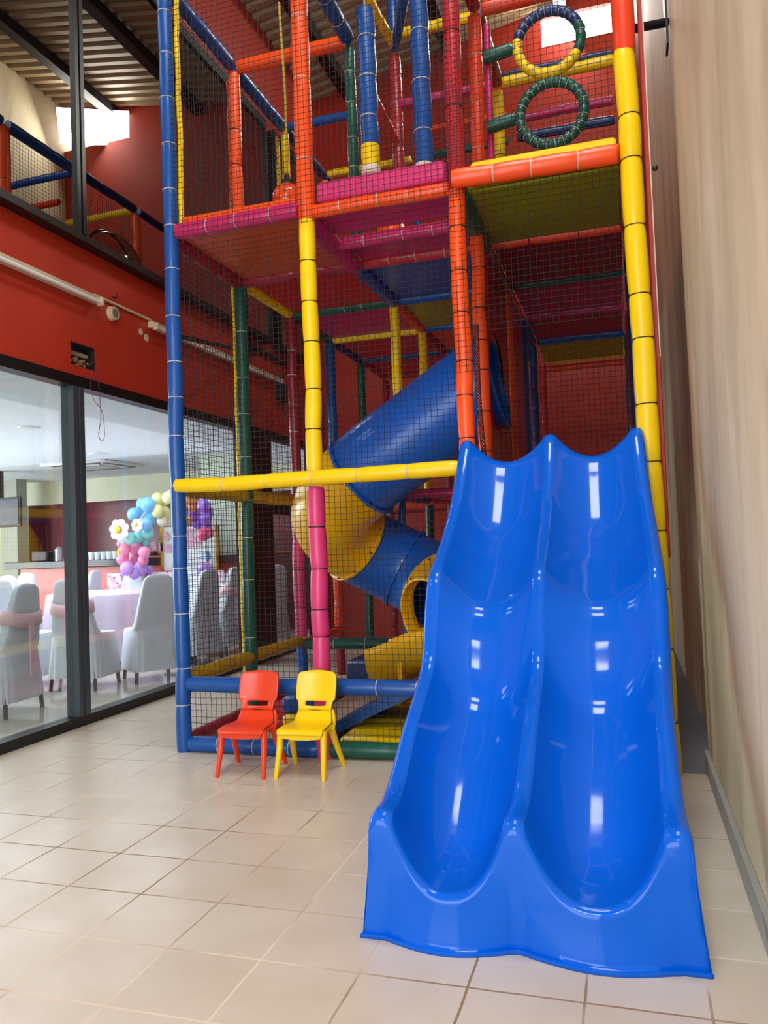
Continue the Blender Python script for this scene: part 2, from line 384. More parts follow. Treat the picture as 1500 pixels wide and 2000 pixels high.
window(5, 10.5, 11.6, Z2, Z3, MIRRORG, [], bot=0.07, top=0.12, gx=0.094, fx=0.13)
struct('trim_5', MB().box(XL - 0.2, XL + 0.04, 9.57, 10.22, 0, Z1), plain('dark_brown_pillar', '150C12', 0.3))
struct('trim_6', MB().box(XL - 0.1, XL + 0.03, 10.22, 11.9, 2.05, 2.2), FRAME)
# dark space behind the upper glass
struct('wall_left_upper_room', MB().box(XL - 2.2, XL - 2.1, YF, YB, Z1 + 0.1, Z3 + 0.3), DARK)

# ================================================================ PARTY ROOM
PX0, PY0, PY1 = -15.0, 1.5, 14.6
struct('ceiling_left', MB().box(PX0, XO, PY0, 15.4, Z1, Z1 + 0.1), CEILW)
struct('wall_left_back', MB().box(PX0, XO, PY1, PY1 + 0.1, 2.72, Z1).box(PX0, -13.0, PY1, PY1 + 0.1, 0, 2.72), CREAM)
struct('wall_left_far', MB().box(PX0 - 0.1, PX0, PY0, 15.4, 0, Z1), CREAM)
struct('wall_left_front', MB().box(PX0, XO, PY0 - 0.1, PY0, 0, Z1), CREAM)
struct('wall_left_recess', MB().box(-13.9, XO, 15.2, 15.3, 0, 2.85).box(-13.1, -13.0, PY1 + 0.1, 15.2, 0, 2.72), MAROONW)
struct('trim_7', MB().box(-12.85, -12.42, 13.7, 14.0, 0, Z1), plain('grey_green_pillar', 'A6A89C', 0.7))
struct('trim_8', MB().box(-7.25, -6.35, 12.4, 12.9, 0, Z1), plain('pale_green_pillar', 'DCE8D4', 0.7))
t = thing('bar_counter', 'long coral-fronted bar counter with a dark polished top', 'counter', (-9.2, 12.3, 0))
MB().box(-11.1, -6.2, 12.3, 12.55, 0, 1.34, 0.01).build('bar_front', BARRED, t)
MB().box(-11.3, -6.1, 12.1, 12.6, 1.34, 1.47, 0.01).build('counter_top', BARTOP, t)
t = thing('back_counter', 'wooden back counter against the maroon panel behind the bar', 'counter', (-9, 14.3, 0))
MB().box(-11.5, -5.5, 14.0, 14.6, 0, 1.45, 0.01).build('cabinet', plain('dark_cabinet', '3A1A16', 0.5), t)
MB().box(-11.5, -5.5, 13.95, 14.6, 1.45, 1.5, 0.01).build('worktop', WOOD, t)
t = thing('wall_television', 'dark flat television on the left end wall of the party room', 'television', (-11.5, 12.0, 2.14))
MB().box(-12.3, -10.8, 12.0, 12.06, 2.14, 2.7, 0.01).build('bezel', BLACKP, t)
MB().box(-12.26, -10.84, 11.99, 12.0, 2.18, 2.66).build('screen', SCREEN, t)
MB().box(-11.7, -11.4, 12.06, 12.3, 2.38, 2.5).box(-11.65, -11.45, 12.2, 12.3, 2.4, 3.24).build('bracket', STEEL, t)
t = thing('ceiling_cassette', 'square white air-conditioning cassette in the party room ceiling', 'air conditioner', (-9.3, 12.3, 3.2))
MB().box(-10.1, -8.7, 11.7, 12.9, 3.19, 3.24, 0.02).build('panel', WHITE, t)
MB().box(-9.9, -8.9, 11.78, 11.86, 3.18, 3.2).box(-9.9, -8.9, 12.74, 12.82, 3.18, 3.2).box(-8.86, -8.78, 11.86, 12.74, 3.18, 3.2).build('air_slot', GREYFRAME, t)
MB().box(-9.75, -9.05, 12.0, 12.6, 3.175, 3.195).build('grille', plain('pale_grille', 'C4C8CA', 0.6), t)
for i, (x, y, lb) in enumerate([(-7.3, 8.3, 'round recessed ceiling light nearest the blue post'), (-10.0, 8.2, 'round recessed ceiling light left of the window mullion'), (-8.3, 11.0, 'round recessed ceiling light beside the air-conditioning cassette')]):
    o = one('ceiling_light', MB().lathe((x, y, 3.215), [(0, 0), (0.1, 0), (0.13, 0.005), (0.14, 0.025)]), WHITE, lb, 'ceiling light', 'recessed party room lights')
# things on the bar
for i in range(9):
    x = -10.0 + 0.13 * i
    one('glass_tumbler', MB().lathe((x, 12.3, 1.47), [(0, 0), (0.045, 0), (0.055, 0.14), (0.05, 0.14), (0.042, 0.012), (0, 0.012)], 12), GLASSWARE, 'clear glass tumbler in the row standing on the bar counter', 'glass', 'row of tumblers on the bar')
t = thing('soap_dispenser', 'slim metal pump bottle at the left end of the tumblers', 'bottle', (-10.2, 12.3, 1.47))
MB().lathe((-10.2, 12.3, 1.47), [(0, 0), (0.07, 0), (0.07, 0.22), (0.03, 0.26), (0.02, 0.27)], 14).build('bottle_body', plain('brushed_metal', 'A8B0B4', 0.3, 0, 0.1, 5, 0, 0.7), t)
MB().tube([(-10.2, 12.3, 1.73), (-10.2, 12.3, 1.84), (-10.14, 12.3, 1.84)], 0.012, 8).build('pump', STEEL, t)
t = thing('gold_bottle', 'gold topped drink bottle on the bar right of the mullion', 'bottle', (-8.85, 12.3, 1.47))
MB().lathe((-8.85, 12.3, 1.47), [(0, 0), (0.06, 0), (0.065, 0.14), (0.05, 0.19), (0.022, 0.24), (0.02, 0.33), (0, 0.33)], 14).build('bottle_body', GOLD, t)
MB().lathe((-8.85, 12.3, 1.79), [(0.026, 0), (0.03, 0.03), (0.02, 0.07), (0, 0.08)], 12).build('stopper', plain('pale_gold', 'E4D49A', 0.3), t)
one('napkin_box', MB().box(-10.75, -10.4, 12.2, 12.45, 1.47, 1.66, 0.02), plain('dark_box', '26201E', 0.5), 'small dark box at the left end of the bar counter', 'box')
t = thing('coffee_machine', 'dark round-faced appliance on the back counter beside the balloons', 'coffee machine', (-9.0, 14.2, 1.5))
MB().box(-9.25, -8.7, 14.05, 14.4, 1.5, 1.85, 0.04).build('housing', plain('pewter', '5A5E5C', 0.4), t)
MB().tube([(-9.0, 14.06, 1.67), (-9.0, 13.98, 1.67)], 0.14, 20).build('dial', SCREEN, t)
one('wooden_tray', MB().box(-9.9, -9.4, 14.05, 14.45, 1.5, 1.58, 0.03), WOOD, 'shallow brown wooden tray on the back counter', 'tray')

def round_table(x, y, r, zt, label, mat):
    t = thing('round_table', label, 'table', (x, y, 0), None)
    rows = []
    for r_, z_, am in ((0, zt, 0), (r * 0.6, zt, 0), (r, zt, 0), (r + 0.015, zt - 0.02, 0), (r + 0.03, zt - 0.25, 0.02), (r + 0.05, zt - 0.6, 0.04), (r + 0.07, 0.06, 0.06)):
        rows.append([(x + (r_ + am * math.sin(13 * a)) * math.cos(a), y + (r_ + am * math.sin(13 * a)) * math.sin(a), z_) for a in [2 * PI * k / 104 for k in range(104)]])
    MB().grid(rows, True).build('tablecloth', mat, t, angle=60)
    MB().lathe((x, y, 0), [(0, 0), (0.3, 0), (0.3, 0.04), (0.06, 0.08), (0.06, zt - 0.05), (r - 0.05, zt - 0.04), (0, zt - 0.02)], 20).build('pedestal', STEEL, t)
    return t
round_table(-7.55, 10.2, 0.88, 0.99, 'round banquet table under a lilac satin cloth in front of the bar', CLOTHL)
round_table(-9.9, 9.0, 0.85, 0.99, 'round banquet table under a white cloth at the far left edge', plain('white_blue_cloth', 'C9D6E6', 0.5, 0, 0.05, 4, 0.4, 0, 8))
t = thing('party_table', 'long party table with a pink printed front cover below the balloon arch', 'table', (-7.5, 11.3, 0))
MB().box(-8.8, -6.5, 11.85, 11.98, 1.12, 1.16, 0.01).build('tabletop', CLOTHW, t)
MB().box(-8.8, -6.5, 11.83, 11.85, 0.55, 1.22, 0.004).build('printed_cover', PRINT, t)
MB().box(-8.8, -8.76, 11.85, 11.98, 0, 1.12).box(-6.54, -6.5, 11.85, 11.98, 0, 1.12).build('leg_panel', CLOTHW, t)

# covered banquet chair, facing +Y (seat in front of back), built once and copied
def make_banquet(sash):
    t = thing('banquet_chair', 'x', 'chair', (0, 0, 0), 'covered banquet chairs')
    rows = []                                            # cover: stacked rounded-rectangle rings
    def ring(z, x0, y0, y1, fold=0.0, rr=0.07):
        pts = []
        n = 64
        for k in range(n):
            a = 2 * PI * k / n; ca, sa = math.cos(a), math.sin(a); e = 0.35
            px = math.copysign(abs(ca) ** e, ca) * x0; py = math.copysign(abs(sa) ** e, sa) * (y1 - y0) / 2 + (y0 + y1) / 2
            f = 1 + fold * math.sin(a * 17 + z * 3); pts.append((px * f, (py - (y0 + y1) / 2) * f + (y0 + y1) / 2, z))
        return pts
    for z, x0, y0, y1, fd in ((0.14, 0.33, -0.30, 0.34, 0.03), (0.3, 0.32, -0.29, 0.33, 0.022), (0.52, 0.305, -0.27, 0.32, 0.012), (0.60, 0.30, -0.265, 0.31, 0.004), (0.635, 0.29, -0.26, 0.29, 0)):
        rows.append(ring(z, x0, y0, y1, fd))
    for z, x0, y0, y1 in ((0.65, 0.285, -0.255, -0.06), (0.72, 0.27, -0.27, -0.13), (0.85, 0.25, -0.29, -0.17), (1.0, 0.225, -0.31, -0.205), (1.12, 0.20, -0.325, -0.235), (1.2, 0.185, -0.332, -0.25), (1.25, 0.165, -0.335, -0.26), (1.285, 0.12, -0.33, -0.27), (1.3, 0.03, -0.31, -0.29)):
        rows.append(ring(z, x0, y0, y1))
    MB().grid(rows, True).build('chair_cover', CLOTHW, t, angle=55)
    for sx in (-1, 1):
        for sy in (-0.24, 0.27): MB().tube([(0.26 * sx, sy, 0.25), (0.28 * sx, sy * 1.08, 0)], 0.022, 8).build('leg', BLACKP, t)
    if sash:
        rows = []
        for k in range(25):
            a = 2 * PI * k / 24; x = 0.236 * math.copysign(abs(math.cos(a)) ** .5, math.cos(a)); y = -0.235 + 0.1 * math.copysign(abs(math.sin(a)) ** .5, math.sin(a))
            dz = 0.05 * math.cos(a) ** 2
            rows.append([(x * 1.07, y, 0.86 + dz), (x * 1.05, y * 1.02, 0.93 + dz), (x * 1.0, y, 1.0 + dz)])
        MB().grid(rows).build('sash', SASH, t, solid=0.012)
        MB().prism([(-0.03, 0.9), (0.03, 0.9), (0.12, 0.4), (-0.02, 0.36)], 1, -0.36, -0.345).build('sash_tail', SASH, t)
    return t
def copy_tree(o, parent=None):
    c = o.copy(); COL.objects.link(c)
    if parent is not None: c.parent = parent
    for ch in list(o.children): copy_tree(ch, c)
    return c
chA = make_banquet(False); chB = make_banquet(True)
def at(px, py, Y):
    d = fw + rt2 * ((px - 750) / 1532) - up2 * ((py - 1000) / 1532); t = Y / d.y; return Vector((d.x * t, Y, 1.566 + d.z * t))
spots = [  # x, y, facing angle, sash, label
    (-6.12, 6.5, 95, 1, 'white covered chair nearest the window glass at the far left, seen side-on'),
    (-6.22, 7.9, 8, 1, 'white covered chair with a pink sash right behind the window mullion'),
    (-5.68, 8.5, 50, 0, 'white covered chair close to the blue corner post, its seat facing left'),
    (-7.1, 7.95, -75, 0, 'white covered chair between the nearest chair and the mullion, facing right'),
    (-9.75, 10.6, 170, 0, 'white covered chair behind the far-left table, left of a pair near the bar'),
    (-8.85, 9.9, -10, 0, 'white covered chair with a grey back left of the lilac table'),
    (-9.05, 11.4, 100, 0, 'small white covered chair against the coral bar front, left of the mullion'),
    (-8.15, 11.4, 180, 0, 'white covered chair at the printed party cover, right of the mullion'),
    (-7.1, 11.46, 180, 0, 'white covered chair whose head shows above the chair by the blue post'),
    (-5.85, 9.75, 80, 0, 'white covered chair just behind the net right of the blue post'),
    (-5.95, 10.6, 95, 1, 'white covered chair with pink sash behind the net before the pale pillar'),
    (-5.5, 11.3, 70, 0, 'white covered chair beyond the dark pillar, seen through the second window')]
for i, (x, y, a, sh, lb) in enumerate(spots):
    src = chB if sh else chA
    first = (i == 0 or i == 2)
    o = src if first else copy_tree(src)
    o.location = w(x, y, 0); o.rotation_euler = (0, 0, math.radians(a)); o['label'] = lb
# balloons of the arch
names = dict(sky='sky blue', yellow='pale yellow', cream='cream', teal='teal', pink='pink', purple='lilac', orange='orange', violet='violet', rose='deep rose', white='white')
arch = [('sky', 289, 986, 14, 'topmost, beside the yellow ones'), ('sky', 279, 984, 12, 'at the top left of the blue cluster'), ('sky', 275, 1002, 14, 'in the middle of the blue cluster'), ('sky', 261, 1005, 12, 'leftmost of the blue cluster'), ('sky', 295, 1013, 13, 'at the right, under the yellow ones'), ('sky', 285, 1024, 12, 'lowest of the blue cluster, beside the small daisy'),
 ('yellow', 308, 975, 12, 'upper left of the yellow cluster'), ('yellow', 318, 980, 11, 'in the middle of the yellow cluster'), ('yellow', 308, 998, 12, 'lower left of the yellow cluster'), ('yellow', 321, 1002, 12, 'lower right of the yellow cluster'), ('yellow', 328, 972, 11, 'nearest the blue post in the yellow cluster'),
 ('cream', 317, 1018, 10, 'under the yellow ones, left of a pair'), ('cream', 329, 1016, 10, 'under the yellow ones, right of a pair'),
 ('teal', 289, 1040, 12, 'rightmost of the teal cluster'), ('teal', 271, 1049, 12, 'in the middle of the teal cluster'), ('teal', 256, 1052, 11, 'under the big daisy'), ('teal', 245, 1058, 9, 'leftmost of the teal cluster'), ('teal', 284, 1060, 9, 'lowest of the teal cluster'),
 ('pink', 245, 1072, 11, 'upper left of the pink cluster'), ('pink', 266, 1070, 12, 'top middle of the pink cluster'), ('pink', 282, 1079, 11, 'rightmost of the pink cluster'), ('pink', 240, 1092, 12, 'lower left of the pink cluster'), ('pink', 264, 1092, 12, 'bottom middle of the pink cluster'), ('pink', 280, 1094, 10, 'lower right of the pink cluster'), ('pink', 235, 1062, 7, 'smallest, at the top left of the pink cluster'),
 ('purple', 248, 1110, 13, 'left of the large lilac pair'), ('purple', 275, 1110, 13, 'right of the large lilac pair'), ('purple', 290, 1114, 9, 'small one at the right foot'), ('purple', 262, 1120, 11, 'lowest middle at the foot'), ('purple', 244, 1122, 9, 'small one at the left foot'),
 ('orange', 372, 970, 13, 'topmost behind the net'), ('orange', 377, 986, 12, 'under the topmost orange one'), ('orange', 364, 990, 11, 'beside the blue post'), ('orange', 367, 1016, 9, 'lowest small orange one'),
 ('violet', 377, 1004, 12, 'left of the violet cluster'), ('violet', 398, 988, 12, 'top of the violet cluster'), ('violet', 401, 1012, 12, 'right side of the violet cluster'), ('violet', 386, 1021, 11, 'lower left of the violet cluster'), ('violet', 407, 1001, 10, 'rightmost of the violet cluster'), ('violet', 403, 1028, 10, 'lowest of the violet cluster'),
 ('rose', 398, 1043, 12, 'left of the rose pair'), ('rose', 409, 1041, 9, 'right of the rose pair'), ('sky', 403, 1087, 9, 'single one low behind the net'), ('purple', 396, 1108, 9, 'left of the low pair behind the net'), ('purple', 406, 1109, 9, 'right of the low pair behind the net')]
for i, (c, px, py, r, d) in enumerate(arch):
    Y = 11.6 + 0.12 * ((i * 7) % 5 - 2); P = at(px, py, Y); R = r * Y / 1532 * 1.2
    mb = MB(); mb.sphere(P, R, 16, 12, (1, 1, 1.08)); mb.lathe((P.x, P.y, P.z - R * 1.14), [(0.014, 0), (0.004, 0.02), (0.02, R * 0.12)], 8)
    side = 'left leg' if px < 340 else 'right leg'
    one('balloon', mb, BAL[c], names[c] + ' balloon, ' + side + ' of arch, ' + d, 'balloon', 'balloons of the party arch')
for px, py, r, lb in ((233, 1035, 27, 'large white daisy foil balloon with a yellow centre'), (268, 1026, 16, 'small white daisy foil balloon with a yellow centre')):
    P = at(px, py, 11.2); R = r * 11.2 / 1532; t = thing('daisy_balloon', lb, 'balloon', tuple(P))
    for k in range(7):
        a = 2 * PI * k / 7 + 0.3
        MB().sphere((P.x + math.cos(a) * R * 0.62, P.y, P.z + math.sin(a) * R * 0.62), R * 0.36, 12, 10, (1, 0.5, 1)).build('petal', BAL['white'], t)
    MB().sphere((P.x + 0.01, P.y - 0.06, P.z), R * 0.27, 14, 10, (1, 0.7, 1)).build('flower_centre', V['yellow'], t)
pts = [at(px, py, 11.77) for px, py in ((255, 1090), (262, 1050), (278, 1010), (300, 985), (335, 958), (365, 965), (388, 990), (402, 1030), (401, 1090))]
pts = [Vector((pts[0].x, 11.77, 0))] + pts + [Vector((pts[-1].x, 11.77, 0))]
one('balloon_arch_pole', MB().tube(crom(pts, 6), 0.02, 8), WHITE, 'thin white bent pole carrying the balloon arch', 'arch pole')
t = thing('party_backdrop', 'white party backdrop hung with pink paper pennants under the arch', 'backdrop', (-7.1, 12.0, 0))
a = at(306, 1030, 11.9); b = at(420, 1090, 11.9)
MB().box(a.x, b.x, 12.02, 12.07, b.z - 0.2, a.z, 0.01).build('board', WHITE, t)
MB().box(a.x, a.x + 0.05, 12.0, 12.08, 0, a.z).box(b.x - 0.05, b.x, 12.0, 12.08, 0, a.z).build('stand_leg', GOLD, t)
for k, (px, py, s_, an) in enumerate([(300, 1066, 9, -8), (315, 1069, 9, 0), (325, 1048, 9, -30), (329, 1071, 9, 4), (371, 1060, 10, -6), (386, 1056, 10, -14), (371, 1040, 9, 10)]):
    P = at(px, py, 12.0); h = s_ * 12.0 / 1532; MB().box(P.x - h * 0.7, P.x + h * 0.7, 12.0, 12.01, P.z - h, P.z + h, rot=Matrix.Rotation(math.radians(an), 3, 'Y')).build('pennant', PENNANT, t)

# ================================================================ LEFT WALL FITTINGS
def batten(y0, y1, label):
    t = thing('fluorescent_batten', label, 'wall light', (XL + 0.05, (y0 + y1) / 2, 4.0), 'fluorescent battens on the red wall')
    MB().box(XL, XL + 0.07, y0, y1, 4.0, 4.07, 0.008).build('housing', BATTEN, t)
    MB().prism([(XL + 0.005, 3.985), (XL + 0.1, 4.05), (XL + 0.1, 4.06), (XL + 0.005, 4.0)], 1, y0, y1).build('reflector', BATTEN, t) if False else None
    MB().tube([(XL + 0.1, y0 + 0.05, 4.0), (XL + 0.1, y1 - 0.05, 4.0)], 0.018, 10).build('tube', WHITE, t)
    for y in (y0 + 0.03, y1 - 0.03): MB().box(XL + 0.06, XL + 0.12, y - 0.02, y + 0.02, 3.97, 4.05, 0.005).build('lamp_holder', BATTEN, t)
batten(4.3, 6.43, 'long fluorescent batten on the red wall at the left picture edge')
batten(7.31, 10.6, 'long fluorescent batten on the red wall, half hidden behind the play frame')
one('cable_conduit', MB().tube([(XL + 0.015, 6.4, 4.09), (XL + 0.015, 7.35, 4.09)], 0.014, 8), BATTEN, 'thin pale conduit running between the two fluorescent battens', 'conduit')
t = thing('wall_speaker', 'small round grey wall fitting below the conduit', 'fitting', (XL + 0.02, 6.68, 3.98))
MB().tube([(XL, 6.68, 3.98), (XL + 0.05, 6.68, 3.98)], [0.075, 0.065], 22).build('rim', BATTEN, t)
MB().tube([(XL + 0.05, 6.68, 3.98), (XL + 0.055, 6.68, 3.98)], 0.045, 18).build('cone', plain('grey_mesh', '6A6660', 0.7), t)
one('wall_hook', MB().tube([(XL, 6.72, 4.16), (XL + 0.05, 6.72, 4.15), (XL + 0.05, 6.72, 4.2)], 0.01, 8), STEEL, 'little dark hook screwed above the conduit', 'hook')
for y, z, r, lb in ((7.18, 3.92, 0.035, 'left one of two pale plaster patches under the second batten'), (7.28, 3.88, 0.04, 'right one of two pale plaster patches under the second batten')):
    one('plaster_patch', MB().tube([(XL, y, z), (XL + 0.006, y, z)], r, 14), BATTEN, lb, 'patch')
o = one('wall_pipe', MB().tube([(XL - 0.1, hy0, 3.49), (XL - 0.1, hy1, 3.49)], 0.022, 8), BATTEN, 'pale pipe inside the broken hole in the red wall', 'pipe')
mb = MB()
for k in range(26):
    y = random.uniform(6.08, 6.38); r = random.uniform(0.015, 0.03); z = 3.35 + random.random() * 0.07; mb.sphere((XL - 0.04 - random.random() * 0.07, y, z), r, 6, 4, (1, 1.3, 0.8))
one('wall_rubble', mb, plain('broken_brick', '8A6A4C', 0.9, 0, 0.4, 20), 'crumbled brick at the bottom of the hole in the red wall', 'rubble')
one('dangling_wire', MB().tube(crom([(XL - 0.05, 6.36, 3.38), (XL + 0.03, 6.4, 3.42), (XL + 0.03, 6.42, 3.2), (XL + 0.03, 6.44, 2.9), (XL + 0.03, 6.4, 2.72), (XL + 0.04, 6.44, 2.66), (XL + 0.03, 6.49, 2.74), (XL + 0.03, 6.46, 2.95), (XL + 0.03, 6.34, 3.05), (XL + 0.03, 6.3, 3.18), (XL + 0.02, 6.34, 3.32)], 8), 0.0032, 6), WIRE, 'thin red wire hanging in a loop from the hole in the wall', 'wire')
one('wire_conduit_box', MB().box(XL, XL + 0.12, 10.55, 10.85, 3.75, 4.0, 0.01).tube(crom([(XL + 0.06, 10.6, 4.0), (XL + 0.08, 10.9, 4.25), (XL + 0.08, 11.4, 4.2)], 6), 0.01, 6), STEEL, 'dark junction box with loose cables at the end of the second batten', 'junction box')
one('dark_wall_conduit', MB().tube([(XL + 0.03, 9.6, 4.9), (XL + 0.03, 9.6, 4.35), (XL + 0.03, 11.2, 4.35)], 0.03, 8), STEEL, 'dark conduit turning a corner on the red wall behind the green post', 'conduit')

# ================================================================ PLAY FRAME
X = [-3.39, -2.21, -1.04, 0.14]; Y = [5.47 + 1.18 * i for i in range(6)]
L2, L4, L6 = 2.06, 4.12, 6.18
PF = thing('play_frame', 'tall indoor soft-play climbing frame of padded coloured posts, decks and black netting', 'play structure', (-1.6, 5.47, 0))
CN = {'blue': 'blue', 'navy': 'dark blue', 'yellow': 'yellow', 'orange': 'orange', 'orange_red': 'orange red', 'pink': 'pink', 'magenta': 'magenta', 'maroon': 'maroon', 'red': 'red', 'green': 'dark green', 'olive': 'olive', 'tan': 'tan', 'brightred': 'red', 'mustard': 'mustard'}
tie_n = [0]; REST = MB()
def padded(p0, p1, color, r=0.06, seg=0.26, tie=None, name=None, n=18, wob=0.006, parent=None):
    p0 = Vector(p0); p1 = Vector(p1); L = (p1 - p0).length; d = (p1 - p0) / L; k = max(1, round(L / seg)); pts = []; rr = []
    a = d.orthogonal().normalized(); b = d.cross(a); ties = []; rnd = random.Random(hash((round(p0.x, 2), round(p0.y, 2), round(p0.z, 2), round(L, 2))) & 0xffff)
    cuts = [0] + [(i + rnd.uniform(-0.18, 0.18)) / k for i in range(1, k)] + [1]
    offs = [a * rnd.uniform(-wob, wob) + b * rnd.uniform(-wob, wob) for _ in cuts]
    for i in range(k):
        for f, q in ((0.0, 0.90), (0.06, 0.97), (0.2, 1.0), (0.5, 1.02), (0.8, 1.0), (0.94, 0.97)):
            t = cuts[i] + (cuts[i + 1] - cuts[i]) * f; pts.append(p0 + d * L * t + offs[i].lerp(offs[i + 1], f)); rr.append(r * q)
    pts.append(p1); rr.append(r * 0.92); rr[0] = r * 0.92
    vert = abs(d.z) > 0.9
    o = MB().tube(pts, rr, n).build(name or ('padded_post' if vert else 'padded_beam'), V[color], parent or PF)
    o['label'] = CN[color] + (' padded post' if vert else ' padded beam')
    if tie:
        for i in range(1, k):
            if tie_n[0] >= 98:
                REST.cur = 0 if tie == 'white' else 1; REST.torus(p0 + d * L * cuts[i] + offs[i], d, r * 0.925, 0.004, 14, 5); continue
            tie_n[0] += 1; MB().torus(p0 + d * L * cuts[i] + offs[i], d, r * 0.925, 0.004, 18, 6).build('cable_tie', TIE[tie], o)
    return o
B, W_ = 'black', 'white'
# --- posts on the front line
padded((X[0], Y[0], 0.0), (X[0], Y[0], 7.3), 'blue', 0.06, 0.34, W_)
padded((X[1], Y[0], 0.0), (X[1], Y[0], 2.0), 'pink', 0.066, 0.3, B)
padded((X[1], Y[0], 2.12), (X[1], Y[0], 4.05), 'yellow', 0.062, 0.3, B)
padded((X[1], Y[0], 4.04), (X[1], Y[0], 7.3), 'orange', 0.068, 0.55, W_)
padded((X[2], Y[0], 0.2), (X[2] - 0.01, Y[0], 4.08), 'orange', 0.06, 0.3, B)
padded((X[2], Y[0], 4.06), (X[2], Y[0], 7.3), 'red', 0.064, 0.5, B)
padded((0.2, Y[0], 0.0), (X[3], Y[0], 4.83), 'yellow', 0.072, 0.42, B)
padded((X[3], Y[0], 4.82), (X[3], Y[0], 7.3), 'orange_red', 0.074, 0.5, W_)
# thin yellow net edging pads
for x, y, z0, z1, c in ((X[0] + 0.075, Y[0] + 0.05, 4.2, 6.6, 'yellow'), (X[0] - 0.07, Y[1], 0.1, 4.05, 'yellow'), (X[0] - 0.06, Y[1], 4.25, 6.05, 'orange'), (X[0] - 0.085, Y[2], 4.3, 6.1, 'yellow')):
    padded((x, y, z0), (x, y, z1), c, 0.022, 0.12, None, 'net_edging', 10)
# --- second line and further posts below the top deck
def post(i, j, z0, z1, c, r=0.057, tie=None, seg=0.3): return padded((X[i], Y[j], z0), (X[i], Y[j], z1), c, r, seg, tie)
post(0, 1, 0, 4.05, 'green', 0.062, W_, 0.4); post(0, 1, 4.2, 6.12, 'orange', 0.062, B, 0.5)
post(0, 2, 2.12, 4.05, 'maroon', 0.058, W_, 0.33); post(0, 2, 0.6, 2.0, 'pink', 0.066, B, 0.35); post(0, 2, 0, 0.5, 'blue'); post(0, 2, 4.2, 6.12, 'yellow', 0.045, None)
padded((X[2], 6.2, 0.5), (X[2], 6.2, 4.05), 'orange', 0.055, 0.3, B)
padded((X[2] - 0.02, Y[1], 4.2), (X[2] - 0.02, Y[1], 6.12), 'orange_red', 0.06, 0.4, W_)
padded((X[2] + 0.085, Y[1] + 0.03, 4.2), (X[2] + 0.085, Y[1] + 0.03, 6.05), 'magenta', 0.03, 0.4)
padded((X[1], Y[1], 4.2), (X[1], Y[1], 6.1), 'green', 0.05, 0.26, W_)
post(2, 2, 0, 4.05, 'orange', 0.052); post(2, 2, 4.2, 6.1, 'yellow', 0.058, B)
padded((X[3] + 0.02, Y[1], 0), (X[3] + 0.02, Y[1], 4.05), 'navy', 0.035, 0.5)
post(1, 2, 2.12, 4.05, 'yellow', 0.052); post(1, 2, 0, 2.0, 'blue', 0.04)
padded((-2.1, Y[2], 4.2), (-2.1, Y[2], 6.72), 'red', 0.062, 0.24, W_); padded((-2.1, Y[2], 6.85), (-2.1, Y[2], 8.2), 'blue', 0.062, 0.4, None)
post(0, 3, 2.12, 4.05, 'blue'); post(0, 3, 0.58, 2.0, 'orange_red'); post(0, 3, 0, 0.5, 'maroon'); post(0, 3, 4.2, 6.1, 'orange')
post(1, 3, 2.12, 4.05, 'yellow', 0.05); post(1, 3, 0, 2.0, 'green', 0.05); post(2, 3, 0, 4.05, 'blue', 0.06); post(1, 3, 4.2, 6.1, 'blue', 0.05)
post(0, 4, 0, 4.05, 'green'); post(1, 4, 0, 4.05, 'maroon', 0.05); post(2, 4, 0, 4.05, 'navy', 0.05); post(3, 4, 0, 4.05, 'green', 0.05); post(2, 4, 4.2, 6.1, 'green', 0.05)
post(0, 5, 0, 4.05, 'maroon'); post(1, 5, 0, 4.05, 'blue', 0.05); post(2, 5, 0, 4.05, 'red', 0.05); post(3, 5, 0, 4.05, 'navy', 0.05); post(3, 3, 0, 4.05, 'maroon', 0.04); post(3, 2, 0, 4.05, 'navy', 0.035)
# --- beams along X
def bx(j, i0, i1, z, c, r=0.055, tie=None, seg=0.3, dy=0.0): return padded((X[i0] + 0.055, Y[j] + dy, z), (X[i1] - 0.055, Y[j] + dy, z), c, r, seg, tie)
padded((X[0] + 0.06, Y[0] - 0.11, 2.07), (-1.1, Y[0] - 0.11, 2.07), 'yellow', 0.056, 0.36, W_)
bx(0, 0, 1, 0.52, 'blue', 0.06, W_, 0.6); bx(0, 1, 2, 0.52, 'blue', 0.06, W_, 0.4)
bx(0, 0, 1, 0.065, 'blue', 0.06, W_, 0.28); bx(0, 1, 2, 0.065, 'green', 0.06, None, 0.5)
bx(0, 0, 1, 4.13, 'magenta', 0.062, W_, 0.28); bx(0, 1, 2, 4.1, 'orange', 0.05, W_, 0.3); padded((X[2] - 0.02, Y[0] - 0.08, 4.13), (X[3] - 0.07, Y[0] - 0.02, 4.13), 'orange', 0.066, 0.3, W_)
bx(1, 0, 1, 4.1, 'maroon', 0.062); bx(1, 1, 2, 4.1, 'red', 0.055, W_); bx(1, 2, 3, 4.1, 'orange_red', 0.055, B, 0.36)
padded((X[1] + 0.05, 6.03, 4.05), (X[2] - 0.05, 6.03, 4.05), 'magenta', 0.045, 0.3, W_)
bx(2, 0, 1, 4.1, 'green', 0.058, W_); bx(2, 1, 2, 4.1, 'blue', 0.055); bx(2, 2, 3, 4.1, 'green', 0.05)
bx(3, 0, 1, 4.1, 'yellow', 0.055); bx(3, 1, 2, 4.1, 'blue', 0.05); bx(3, 2, 3, 4.1, 'magenta', 0.055)
bx(4, 0, 1, 4.1, 'navy'); bx(4, 1, 2, 4.1, 'navy'); bx(4, 2, 3, 4.1, 'blue', 0.055)
bx(5, 0, 1, 4.1, 'maroon'); bx(5, 1, 2, 4.1, 'orange_red'); bx(5, 2, 3, 4.1, 'yellow', 0.055); bx(5, 2, 3, 3.97, 'orange_red', 0.045)
